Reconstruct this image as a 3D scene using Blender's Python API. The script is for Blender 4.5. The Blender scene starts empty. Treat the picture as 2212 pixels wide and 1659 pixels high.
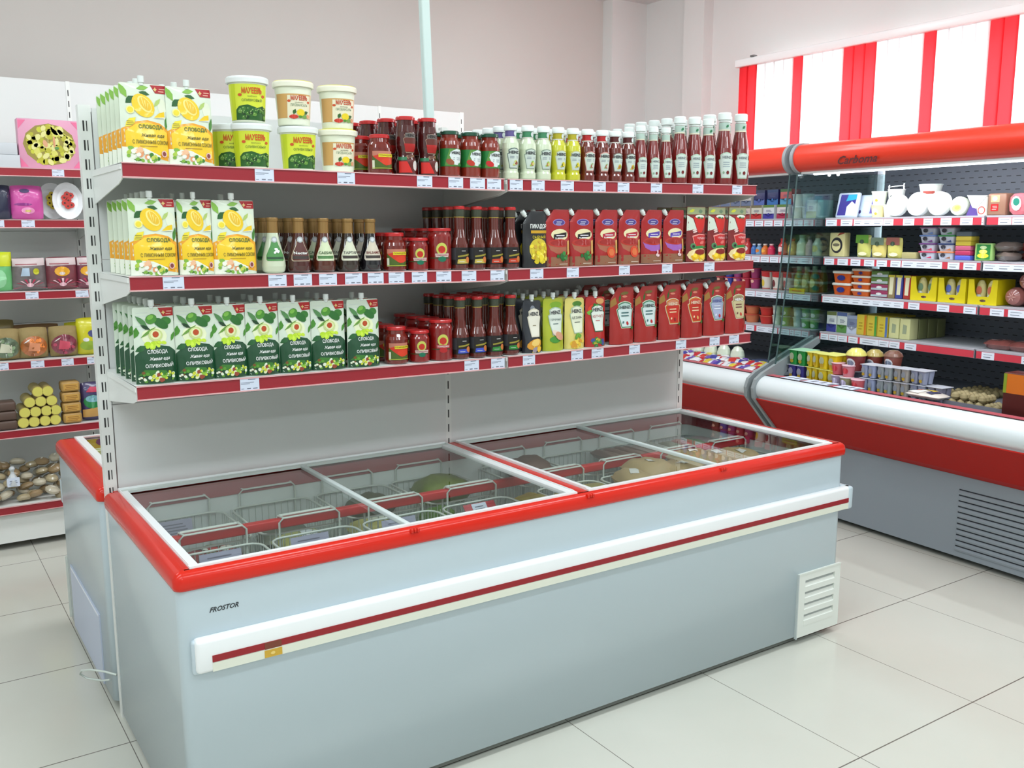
import bpy, bmesh, math, random
from mathutils import Vector, Matrix
PI = math.pi
scn = bpy.context.scene
COL = scn.collection

# ------------------------------------------------------------------ camera
yaw, pitch, roll = -.5883, -.1624, -.0014
fw = Vector((math.sin(-yaw)*math.cos(pitch), math.cos(yaw)*math.cos(pitch), math.sin(pitch)))
rt = fw.cross(Vector((0, 0, 1))).normalized(); up = rt.cross(fw)
r2 = rt*math.cos(roll)+up*math.sin(roll); u2 = -rt*math.sin(roll)+up*math.cos(roll)
cd = bpy.data.cameras.new('camera'); cam = bpy.data.objects.new('camera', cd); COL.objects.link(cam)
m4 = Matrix((r2, u2, -fw)).transposed().to_4x4(); m4.translation = Vector((-.503, -2.190, 1.560))
cam.matrix_world = m4
cd.sensor_width = 36; cd.lens = 36*2023.06/2212; cd.clip_start = .05
scn.camera = cam

# ------------------------------------------------------------------ daylight, lamps, added fill lights, exposure
w = bpy.data.worlds.new('overcast_sky'); scn.world = w; w.use_nodes = True
bg = w.node_tree.nodes['Background']; bg.inputs[0].default_value = (.93, .97, 1, 1); bg.inputs[1].default_value = 12.0
scn.view_settings.view_transform = 'Standard'; scn.view_settings.look = 'None'
scn.view_settings.gamma = 1; scn.view_settings.use_curve_mapping = False
scn.view_settings.exposure = -0.10
def area(name, loc, sx, sy, power, col=(1, 1, 1), rot=(0, 0, 0)):
    l = bpy.data.lights.new(name, 'AREA'); l.shape = 'RECTANGLE'; l.size = sx; l.size_y = sy
    l.energy = power; l.color = col
    o = bpy.data.objects.new(name, l); o.location = loc; o.rotation_euler = rot; COL.objects.link(o); return o
# rows of fluorescent ceiling lamps; far-left pair added to brighten the freezer's end
LC = (.89, .985, 1.03)
for (x, y, p) in ((-.9, -2.4, 22), (.9, -2.4, 22), (2.7, -2.4, 20), (-2.4, -.6, 22), (-2.4, -2.6, 20), (-.9, -.4, 20), (1.2, -.5, 23), (3.0, -.8, 22),
                  (-1.4, 1.7, 15), (.7, 1.7, 15), (2.8, 1.9, 12), (-.9, -4.6, 34), (1.6, -4.6, 34)):
    area('ceiling_lamp', (x, y, 3.2), 1.2, .3, p, LC)
# fill lights added to brighten the back and window walls, no such fixtures
for (x, y, rx, ry, p) in ((-1.6, 1.5, 62, 0, 7.5), (.4, 1.5, 62, 0, 8.5), (2.2, 1.5, 62, 0, 16), (2.6, 2.2, 0, -62, 11), (2.6, .6, 0, -62, 13), (2.6, -1.2, 0, -62, 10)):
    area('wall_fill', (x, y, 3.1), .9, .25, p, (.98, .98, 1), (math.radians(rx), math.radians(ry), 0))

# ------------------------------------------------------------------ materials
def lin(c): return tuple((v/255/12.92 if v/255 <= .04045 else ((v/255+.055)/1.055)**2.4) for v in c)
MATS = {}
def M(c, r=.5, m=0., name=None, spec=.5, coat=0., noise=0., scale=30., emit=0., bump=0.):
    key = (c, r, m, name, spec, coat, noise, emit)
    if key in MATS: return MATS[key]
    mt = bpy.data.materials.new(name or 'paint_%02x%02x%02x' % tuple(int(v) for v in c)); mt.use_nodes = True
    n = mt.node_tree.nodes; b = n['Principled BSDF']; L = mt.node_tree.links
    b.inputs['Base Color'].default_value = (*lin(c), 1); b.inputs['Roughness'].default_value = r
    b.inputs['Metallic'].default_value = m; b.inputs['Specular IOR Level'].default_value = spec
    if coat: b.inputs['Coat Weight'].default_value = coat; b.inputs['Coat Roughness'].default_value = .08
    if emit: b.inputs['Emission Color'].default_value = (*lin(c), 1); b.inputs['Emission Strength'].default_value = emit
    if noise or bump:
        t = n.new('ShaderNodeTexNoise'); t.inputs['Scale'].default_value = scale; t.inputs['Detail'].default_value = 4
        tc = n.new('ShaderNodeTexCoord'); L.new(tc.outputs['Object'], t.inputs['Vector'])
        if noise:
            mx = n.new('ShaderNodeMix'); mx.data_type = 'RGBA'; mx.inputs[6].default_value = (*lin(c), 1)
            mx.inputs[7].default_value = (*[v*(1-noise) for v in lin(c)], 1); L.new(t.outputs['Fac'], mx.inputs[0]); L.new(mx.outputs[2], b.inputs['Base Color'])
        if bump:
            bp = n.new('ShaderNodeBump'); bp.inputs['Strength'].default_value = bump; bp.inputs['Distance'].default_value = .01
            L.new(t.outputs['Fac'], bp.inputs['Height']); L.new(bp.outputs[0], b.inputs['Normal'])
    MATS[key] = mt; return mt
def thin_glass(name, tint, refl=.06, grow=.9, rough=.0):
    """clear sheet: reflection grows towards grazing views, the same from both faces"""
    mt = bpy.data.materials.new(name); mt.use_nodes = True; n = mt.node_tree.nodes; L = mt.node_tree.links; n.clear()
    o = n.new('ShaderNodeOutputMaterial'); a = n.new('ShaderNodeBsdfTransparent'); g = n.new('ShaderNodeBsdfGlossy'); mx = n.new('ShaderNodeMixShader'); f = n.new('ShaderNodeLayerWeight')
    a.inputs[0].default_value = (*tint, 1); g.inputs['Roughness'].default_value = rough; f.inputs['Blend'].default_value = .5
    pw = n.new('ShaderNodeMath'); pw.operation = 'POWER'; pw.inputs[1].default_value = 5; L.new(f.outputs['Facing'], pw.inputs[0])
    ad = n.new('ShaderNodeMath'); ad.operation = 'MULTIPLY_ADD'; ad.inputs[1].default_value = grow; ad.inputs[2].default_value = refl; L.new(pw.outputs[0], ad.inputs[0]); L.new(ad.outputs[0], mx.inputs[0])
    L.new(a.outputs[0], mx.inputs[1]); L.new(g.outputs[0], mx.inputs[2]); L.new(mx.outputs[0], o.inputs[0]); return mt
LIDGLASS = thin_glass('lid_glass', (.92, .96, .94), .10)
SIDEGLASS = thin_glass('side_glass', (.80, .88, .87), .08)
FILM = thin_glass('clear_film', (.93, .93, .93), .10, .8, .12)
def cloth(name, c, tr, mixf=.6):
    mt = bpy.data.materials.new(name); mt.use_nodes = True; n = mt.node_tree.nodes; L = mt.node_tree.links; n.clear()
    o = n.new('ShaderNodeOutputMaterial'); a = n.new('ShaderNodeBsdfDiffuse'); g = n.new('ShaderNodeBsdfTranslucent'); mx = n.new('ShaderNodeMixShader')
    a.inputs[0].default_value = (*lin(c), 1); g.inputs[0].default_value = (*tr, 1); mx.inputs[0].default_value = mixf
    L.new(a.outputs[0], mx.inputs[1]); L.new(g.outputs[0], mx.inputs[2]); L.new(mx.outputs[0], o.inputs[0]); return mt
def floor_material():
    mt = bpy.data.materials.new('porcelain_tiles'); mt.use_nodes = True; n = mt.node_tree.nodes; L = mt.node_tree.links; b = n['Principled BSDF']
    tc = n.new('ShaderNodeTexCoord'); sp = n.new('ShaderNodeSeparateXYZ'); L.new(tc.outputs['Object'], sp.inputs[0])
    def line(sock, off, per, half):
        a = n.new('ShaderNodeMath'); a.operation = 'SUBTRACT'; a.inputs[1].default_value = off; L.new(sock, a.inputs[0])
        p = n.new('ShaderNodeMath'); p.operation = 'PINGPONG'; p.inputs[1].default_value = per/2; L.new(a.outputs[0], p.inputs[0])
        c = n.new('ShaderNodeMath'); c.operation = 'LESS_THAN'; c.inputs[1].default_value = half; L.new(p.outputs[0], c.inputs[0]); return c.outputs[0]
    mx = n.new('ShaderNodeMath'); mx.operation = 'MAXIMUM'
    L.new(line(sp.outputs[0], 0, .6, .0013), mx.inputs[0]); L.new(line(sp.outputs[1], .04, .655, .0022), mx.inputs[1])
    t = n.new('ShaderNodeTexNoise'); t.inputs['Scale'].default_value = 1.7; t.inputs['Detail'].default_value = 5; L.new(tc.outputs['Object'], t.inputs['Vector'])
    c1 = n.new('ShaderNodeMix'); c1.data_type = 'RGBA'; c1.inputs[6].default_value = (*lin((214, 213, 203)), 1); c1.inputs[7].default_value = (*lin((201, 200, 188)), 1); L.new(t.outputs['Fac'], c1.inputs[0])
    c2 = n.new('ShaderNodeMix'); c2.data_type = 'RGBA'; c2.inputs[7].default_value = (*lin((112, 106, 98)), 1); L.new(mx.outputs[0], c2.inputs[0]); L.new(c1.outputs[2], c2.inputs[6])
    L.new(c2.outputs[2], b.inputs['Base Color']); b.inputs['Roughness'].default_value = .16; b.inputs['Specular IOR Level'].default_value = .5
    return mt

# ------------------------------------------------------------------ mesh helpers
def rrect(x0, x1, y0, y1, r, n=4):
    P = []
    for cx, cy, a0 in ((x1-r, y0+r, -90), (x1-r, y1-r, 0), (x0+r, y1-r, 90), (x0+r, y0+r, 180)):
        for i in range(n+1):
            a = math.radians(a0+90*i/n); P.append((cx+r*math.cos(a), cy+r*math.sin(a)))
    return P
TXT = {}
def text_mesh(s, shear=0., bold=0.):
    k = (s, shear, bold)
    if k in TXT: return TXT[k]
    cu = bpy.data.curves.new('lettering', 'FONT'); cu.body = s; cu.size = 1; cu.shear = shear; cu.offset = bold; cu.resolution_u = 2
    o = bpy.data.objects.new('lettering', cu); COL.objects.link(o); bpy.context.view_layer.update()
    me = o.evaluated_get(bpy.context.evaluated_depsgraph_get()).to_mesh()
    V = [(v.co.x, v.co.y) for v in me.vertices]; F = [tuple(p.vertices) for p in me.polygons]
    o.to_mesh_clear(); bpy.data.objects.remove(o); bpy.data.curves.remove(cu)
    xs = [v[0] for v in V] or [0, 1]; ys = [v[1] for v in V] or [0, 1]
    a, b, c, d = min(xs), max(xs), min(ys), max(ys)
    V = [((x-a)/(b-a), (y-c)/(d-c)) for x, y in V]
    TXT[k] = (V, F); return TXT[k]
class MB:
    def __init__(s): s.v = []; s.f = []; s.m = []; s.s = []; s.mats = []
    def mi(s, m):
        if m not in s.mats: s.mats.append(m)
        return s.mats.index(m)
    def add(s, V, F, m, smooth=False):
        o = len(s.v); s.v += [tuple(p) for p in V]; k = s.mi(m)
        for f in F: s.f.append(tuple(i+o for i in f)); s.m.append(k); s.s.append(smooth)
        return s
    def box(s, x0, x1, y0, y1, z0, z1, m):
        V = [(x, y, z) for x in (x0, x1) for y in (y0, y1) for z in (z0, z1)]
        return s.add(V, [(0, 1, 3, 2), (4, 6, 7, 5), (0, 4, 5, 1), (2, 3, 7, 6), (0, 2, 6, 4), (1, 5, 7, 3)], m)
    def rbox(s, x0, x1, y0, y1, z0, z1, r, m, seg=2):
        bm = bmesh.new(); bmesh.ops.create_cube(bm, size=1)
        for v in bm.verts: v.co = Vector(((x0+x1)/2+v.co.x*(x1-x0), (y0+y1)/2+v.co.y*(y1-y0), (z0+z1)/2+v.co.z*(z1-z0)))
        bmesh.ops.bevel(bm, geom=list(bm.edges), offset=r, segments=seg, profile=.5, affect='EDGES')
        bm.verts.index_update(); s.add([v.co.copy() for v in bm.verts], [[v.index for v in f.verts] for f in bm.faces], m, True); bm.free(); return s
    def loops(s, L, m, close=True, cap0=False, cap1=False, smooth=True):
        n = len(L[0]); V = [p for l in L for p in l]; F = []
        for i in range(len(L)-1):
            for j in range(n if close else n-1):
                k = (j+1) % n; F.append((i*n+j, i*n+k, (i+1)*n+k, (i+1)*n+j))
        s.add(V, F, m, smooth)
        if cap0: s.add(L[0], [tuple(range(n))[::-1]], m)
        if cap1: s.add(L[-1], [tuple(range(n))], m)
        return s
    def ring(s, x0, x1, y0, y1, r, prof, m, cap0=False, cap1=False, n=4, smooth=True):
        return s.loops([[(x, y, z) for x, y in rrect(x0+i, x1-i, y0+i, y1-i, max(r-i, .0005), n)] for i, z in prof], m, True, cap0, cap1, smooth)
    def lathe(s, prof, m, seg=20, c=(0, 0, 0), sx=1., sy=1., smooth=True):
        """prof: (radius, z[, material]) ; material of a row colours the band above it"""
        rows = []
        for p in prof:
            rows.append([(c[0]+p[0]*sx*math.cos(2*PI*j/seg), c[1]+p[0]*sy*math.sin(2*PI*j/seg), c[2]+p[1]) for j in range(seg)])
        cur = m
        for i in range(len(rows)-1):
            if len(prof[i]) > 2: cur = prof[i][2]
            s.loops(rows[i:i+2], cur, True, False, False, smooth)
        return s
    def tube(s, P, r, m, n=6, closed=False):
        P = [Vector(p) for p in P]; L = []; N = len(P)
        for i, p in enumerate(P):
            a = P[(i-1) % N] if (i or closed) else p; b = P[(i+1) % N] if (i < N-1 or closed) else p
            t = (b-a).normalized(); u = t.cross(Vector((.13, .31, .94))).normalized(); w_ = t.cross(u)
            L.append([p+r*(math.cos(2*PI*k/n)*u+math.sin(2*PI*k/n)*w_) for k in range(n)])
        if closed: L.append(L[0])
        return s.loops(L, m, True, not closed, not closed)
    def prism(s, poly, a0, a1, f, m, smooth=False):
        """poly: 2-D outline, swept from a0 to a1 ; f(p, q, a) -> xyz"""
        n = len(poly); A = [f(p, q, a0) for p, q in poly]; B = [f(p, q, a1) for p, q in poly]
        s.add(A+B, [(j, (j+1) % n, n+(j+1) % n, n+j) for j in range(n)], m, smooth)
        s.add(A, [tuple(range(n))[::-1]], m); s.add(B, [tuple(range(n))], m); return s
    def decal(s, poly, mp, m, lay=0, cut=.012):
        bm = bmesh.new()
        try: bm.faces.new([bm.verts.new((x, z, 0)) for x, z in poly])
        except ValueError: bm.free(); return s
        if len(poly) > 4: bmesh.ops.triangulate(bm, faces=list(bm.faces))
        for ax in (0, 1):
            lo = min(p[ax] for p in poly); hi = max(p[ax] for p in poly); k = math.floor(lo/cut)+1
            while k*cut < hi-1e-5:
                co = [0, 0, 0]; co[ax] = k*cut; no = [0, 0, 0]; no[ax] = 1
                bmesh.ops.bisect_plane(bm, geom=list(bm.verts)+list(bm.edges)+list(bm.faces), plane_co=co, plane_no=no); k += 1
        bm.verts.index_update(); e = .0005*(lay+1)
        s.add([mp(v.co.x, v.co.y, e) for v in bm.verts], [[v.index for v in f.verts] for f in bm.faces], m, True); bm.free(); return s
    def ell(s, cx, cz, a, b, mp, m, lay=0, rot=0., n=12, cut=.012):
        c, d = math.cos(rot), math.sin(rot)
        return s.decal([(cx+a*math.cos(t)*c-b*math.sin(t)*d, cz+a*math.cos(t)*d+b*math.sin(t)*c) for t in [2*PI*i/n for i in range(n)]], mp, m, lay, cut)
    def text(s, t, x0, z0, w_, h, mp, m, lay=3, shear=0., bold=.01):
        V, F = text_mesh(t, shear, bold)
        return s.add([mp(x0+x*w_, z0+y*h, .0005*(lay+1)) for x, y in V], F, m)
    def build(s, name, parent=None):
        me = bpy.data.meshes.new(name); me.from_pydata(s.v, [], s.f)
        for m in s.mats: me.materials.append(m)
        me.polygons.foreach_set('material_index', s.m); me.polygons.foreach_set('use_smooth', s.s); me.update()
        o = bpy.data.objects.new(name, me); COL.objects.link(o)
        if parent is not None: o.parent = parent
        return o
def empty(name, loc=(0, 0, 0), rz=0.):
    o = bpy.data.objects.new(name, None); o.empty_display_size = .05; COL.objects.link(o); o.location = loc; o.rotation_euler = (0, 0, rz); return o
def tag(o, label=None, cat=None, group=None, kind=None):
    for k, v in (('label', label), ('category', cat), ('group', group), ('kind', kind)):
        if v: o[k] = v
        elif k in o: del o[k]
    return o
def struct(o): o['kind'] = 'structure'; return o
def copy_tree(o, parent=None):
    c = o.copy(); COL.objects.link(c); c.parent = parent
    for ch in KIDS.get(o.name, []): copy_tree(ch, c)
    return c
KIDS = {}
PROTO = {}
def place(kind, loc, label, cat, group=None, rz=0., sc=None, rot=None):
    """the first placing moves the built thing itself, later ones copy it part by part"""
    fn = KINDS[kind]
    if kind not in PROTO:
        o = fn(); PROTO[kind] = o
        st = [o]
        while st:
            q = st.pop(); ch = [c for c in bpy.data.objects if c.parent == q] if q.type == 'EMPTY' or q is o else []
            KIDS[q.name] = ch; st += ch
        KIDS['*'+kind] = True
    elif KIDS.get('*'+kind): o = copy_tree(PROTO[kind])
    o.location = loc; o.rotation_euler = rot or (0, 0, rz)
    o.scale = sc or (1, 1, 1)
    return tag(o, label, cat, group)
ORD = ['', 'first', 'second', 'third', 'fourth', 'fifth', 'sixth', 'seventh', 'eighth', 'ninth', 'tenth', 'eleventh', 'twelfth', 'thirteenth', 'fourteenth', 'fifteenth', 'sixteenth']
random.seed(7)

# ------------------------------------------------------------------ common materials
WHITE = M((232, 234, 230), .35, name='white_powder_coat')
PANEL = M((222, 224, 222), .4, name='shelving_panel')
SLOT = M((52, 52, 52), .8, name='slot_shadow_black')
REDRAIL = M((152, 26, 40), .38, name='red_price_rail', coat=.3)
RAILEDGE = M((225, 175, 175), .35, name='clear_rail_edge')
PAPER = M((212, 220, 236), .7, name='price_paper')
INK = M((110, 116, 132), .8, name='faint_ink')
FRWHITE = M((194, 208, 215), .22, name='freezer_enamel', spec=.5)
FRRED = M((214, 38, 22), .22, name='freezer_red_plastic', spec=.35, coat=.12)
FRAMEWH = M((240, 242, 242), .3, name='white_lid_profile')
WIRE = M((214, 222, 214), .35, name='white_coated_wire')
CAPW = M((236, 242, 240), .4, name='white_cap')
GREY = M((146, 155, 163), .4, name='grey_cabinet_paint')
BLACK = M((24, 24, 26), .6, name='matt_black')

def wall_noise(c, name): return M(c, .85, name=name, noise=.04, scale=2.5)
# ------------------------------------------------------------------ the room
def slab(name, x0, x1, y0, y1, z0, z1, m): return struct(MB().box(x0, x1, y0, y1, z0, z1, m).build(name))
slab('floor', -3.6, 4.75, -6.6, 3.75, -.1, 0, floor_material())
slab('ceiling', -3.6, 4.75, -6.6, 3.75, 3.26, 3.36, wall_noise((226, 226, 226), 'ceiling_paint'))
WB = wall_noise((203, 198, 193), 'wall_paint_beige'); WR = wall_noise((220, 220, 218), 'wall_paint_light')
slab('wall_back', -3.6, 4.75, 3.60, 3.75, 0, 3.26, WB)
slab('wall_pilaster', 4.19, 4.60, 3.49, 3.60, 0, 3.26, WR)
slab('wall_left', -3.6, -3.5, -6.6, 3.6, 0, 3.26, WR)
slab('wall_front', -3.5, 4.6, -6.6, -6.5, 0, 3.26, WR)
wr = MB()
for a, b, c, d in ((-6.5, 3.6, 0, 1.1), (-6.5, 3.6, 2.60, 3.26), (2.40, 3.6, 1.1, 2.60), (-6.5, -.9, 1.1, 2.60)): wr.box(4.53, 4.70, a, b, c, d, WR)
struct(wr.build('wall_right'))
slab('wall_column', 4.44, 4.53, 2.79, 2.99, 0, 3.26, WR)
w1 = MB()
for a, b, c, d in ((-.9, 2.4, 1.1, 1.16), (-.9, 2.4, 2.54, 2.60), (-.9, -.84, 1.16, 2.54), (.72, .78, 1.16, 2.54), (2.34, 2.4, 1.16, 2.54)): w1.box(4.60, 4.66, a, b, c, d, M((235, 235, 235), .3))
win = struct(w1.build('window_1'))
w2 = MB(); w2.box(4.625, 4.631, -.84, .72, 1.16, 2.54, FILM); w2.box(4.625, 4.631, .78, 2.34, 1.16, 2.54, FILM)
struct(w2.build('window_pane', win))
# vertical blind in front of the window
bl = tag(empty('vertical_blind', (4.43, 2.43, 2.69)), 'vertical blind of white and red fabric slats over the window', 'blind')
BW = cloth('white_blind_fabric', (240, 240, 240), (.85, .85, .85)); BR = cloth('red_blind_fabric', (225, 40, 50), (.90, .22, .24), .62)
rail = MB(); rail.rbox(-.03, .03, -2.6, .02, -.05, 0, .006, FRAMEWH)
for y in (-.12, -1.93): rail.box(-.035, .0, y-.03, y, 0, .012, M((150, 150, 150), .4, 1))
rail.build('head_rail', bl)
REDS = {0, 1, 6, 11, 12, 13, 18, 23, 24}
for k in range(34):
    s = MB(); y = -.0375-.0755*k; a = .10
    s.prism([(-.0005, 0), (.0005, 0), (.0005, -.60), (-.0005, -.60)], -.042, .042, lambda p, q, t: (p+t*math.sin(a), y+t*math.cos(a), -.05+q), BR if k in REDS else BW)
    s.build('slat', bl)
# power pole down to the shelving
pole = tag(empty('power_pole', (1.19, .884, 1.93)), 'thin white cable pole from ceiling down to the shelving top', 'pole')
p = MB(); p.prism(rrect(-.017, .017, -.014, .014, .006, 3), 0, 1, lambda a, b, t: (a-.045*t, b, 1.33*t), M((214, 232, 228), .35)); p.build('cable_duct', pole)
p = MB(); p.rbox(-.03, .03, -.014, .02, -.02, .012, .003, WHITE); p.build('foot_bracket', pole)

# ------------------------------------------------------------------ shelving shared parts
def tag_mesh(mb, x0, x1, y, z0, z1, facing=-1):
    """one paper price tag, front at y, with faint printed lines"""
    w_ = x1-x0; h = z1-z0
    mb.box(x0, x1, min(y, y+facing*.0016), max(y, y+facing*.0016), z0, z1, PAPER)
    yy = y+facing*.0019
    for (a, b, c, t) in ((.42, .8, .88, .06), (.04, .72, .66, .035), (.04, .5, .56, .03), (.35, .55, .14, .09), (.66, .9, .14, .07), (.05, .2, .16, .04)):
        mb.box(x0+a*w_, x0+b*w_, min(yy, yy-facing*.0004), max(yy, yy-facing*.0004), z0+c*h, z0+(c+t)*h, INK)
def shelf_section(parent, x0, x1, yf, yb, z, slope, tags, yw=.0, bracket=True, th=.040):
    """board, price rail, brackets, tags ; z at x0, rising by slope per metre"""
    Z = lambda x: z+slope*(x-x0)
    sh = MB()
    def sb(a, b, c, d, e, f, m):
        V = [(x, y, Z(x)+zz) for x in (a, b) for y in (c, d) for zz in (e, f)]
        sh.add(V, [(0, 1, 3, 2), (4, 6, 7, 5), (0, 4, 5, 1), (2, 3, 7, 6), (0, 2, 6, 4), (1, 5, 7, 3)], m)
    sb(x0, x1, yf+.004, yb, -.004, -.001, WHITE); sb(x0, x1, yf+.003, yf+.006, -.042, -.001, WHITE)
    s = sh.build('shelf', parent)
    sh = MB(); sb(x0+.002, x1-.002, yf-.002, yf+.0025, -th+.003, -.003, REDRAIL)
    sb(x0, x1, yf-.005, yf+.003, -.0035, -.0005, RAILEDGE); sb(x0, x1, yf-.006, yf+.003, -th-.0005, -th+.003, RAILEDGE)
    sh.build('price_rail', s)
    if bracket:
        for x in (x0, x1):
            b = MB(); d = .0015; a = x if x == x0 else x-.003
            prof = [(yf+.006, Z(x)-.002), (yf+.006, Z(x)-.043), (yf+.05, Z(x)-.055), (yb-.002, Z(x)-.10), (yb-.002, Z(x)-.0045), (yb-.03, Z(x)-.0045)]
            b.prism(prof, a, a+.003, lambda p, q, t: (t, p, q), WHITE)
            b.prism([(yf+.006, Z(x)-.018), (yb-.01, Z(x)-.020), (yb-.01, Z(x)-.0045), (yf+.006, Z(x)-.0045)], a-.003, a+.006, lambda p, q, t: (t, p, q), WHITE)
            b.build('bracket', s)
    for a, b_ in tags:
        t = MB(); tz = Z((a+b_)/2); tag_mesh(t, a, b_, yf-.0025, tz-th+.001, tz-.003); t.build('price_tag', s)
    return s
def upright(parent, x, y, w_, d, z0, z1, slots, face=-1):
    u = MB(); u.box(x, x+w_, y, y+d, z0, z1, WHITE)
    n = int((z1-z0-.06)/.0555)
    for i in range(n):
        zc = z1-.045-i*.0555
        for sx in slots: u.box(x+sx, x+sx+(.0045 if sx == slots[0] else .0028), y-.0006 if face < 0 else y+d, y if face < 0 else y+d+.0006, zc-.03, zc, SLOT)
    u.build('upright', parent)
# ------------------------------------------------------------------ the sauce shelving between the freezers
G = tag(empty('shelving_unit', (0, .86, 0)), 'white metal shelving with three red-edged shelves of sauces behind the front freezer', 'shelving')
GX0, GXM, GX1, GYF, GYB = .040, 1.243, 2.449, .463, .862
ZL = (1.739, 1.441, 1.144); SAG = .0086
def zs(level, x): return ZL[level]-SAG*max(0, 1-abs(x-1.243)/1.206)
G.location = (0, 0, 0)
upright(G, .012, .862, .034, .034, .0, 1.925, (.010, .0195))
upright(G, 1.231, .864, .024, .032, .0, 1.93, (.0095,))
upright(G, 2.430, .862, .030, .034, .0, 1.92, (.006,))
for i, (a, b) in enumerate(((.050, 1.2385), (1.2475, 2.430))):
    pn = MB()
    for z0, z1 in ((.30, .66), (.662, 1.0285), (1.0315, 1.475), (1.4765, 1.918)):
        pn.box(a, b, .8645, .874, z0, z1, PANEL); pn.box(a, b, .874, .894, z0+.01, z1-.01, PANEL)
    pn.build('back_panel', G)
TAGS = [[(0.394, 0.449), (0.643, 0.699), (0.909, 0.963), (1.022, 1.076), (1.103, 1.159), (1.168, 1.222), (1.257, 1.309), (1.345, 1.399), (1.468, 1.524), (1.61, 1.667), (1.723, 1.777), (1.882, 1.937), (2.094, 2.15), (2.309, 2.364)],
 [(0.126, 0.182), (0.42, 0.474), (0.496, 0.552), (0.575, 0.631), (0.658, 0.714), (0.733, 0.786), (0.804, 0.858), (0.885, 0.939), (0.973, 1.028), (1.068, 1.123), (1.179, 1.234), (1.34, 1.395), (1.497, 1.55), (1.736, 1.787), (1.947, 1.999), (2.168, 2.224)],
 [(0.323, 0.379), (1.075, 1.131), (1.180, 1.234), (1.31, 1.361), (1.52, 1.573), (1.613, 1.668), (1.792, 1.844), (2.029, 2.083), (2.212, 2.267), (2.322, 2.378)]]
for L in range(3):
    sl = SAG/1.203
    shelf_section(G, GX0, GXM-.007, GYF, GYB, ZL[L], -sl, [t for t in TAGS[L] if t[1] < GXM])
    shelf_section(G, GXM+.007, GX1, GYF, GYB, ZL[L]-SAG, sl, [t for t in TAGS[L] if t[0] > GXM])

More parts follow.
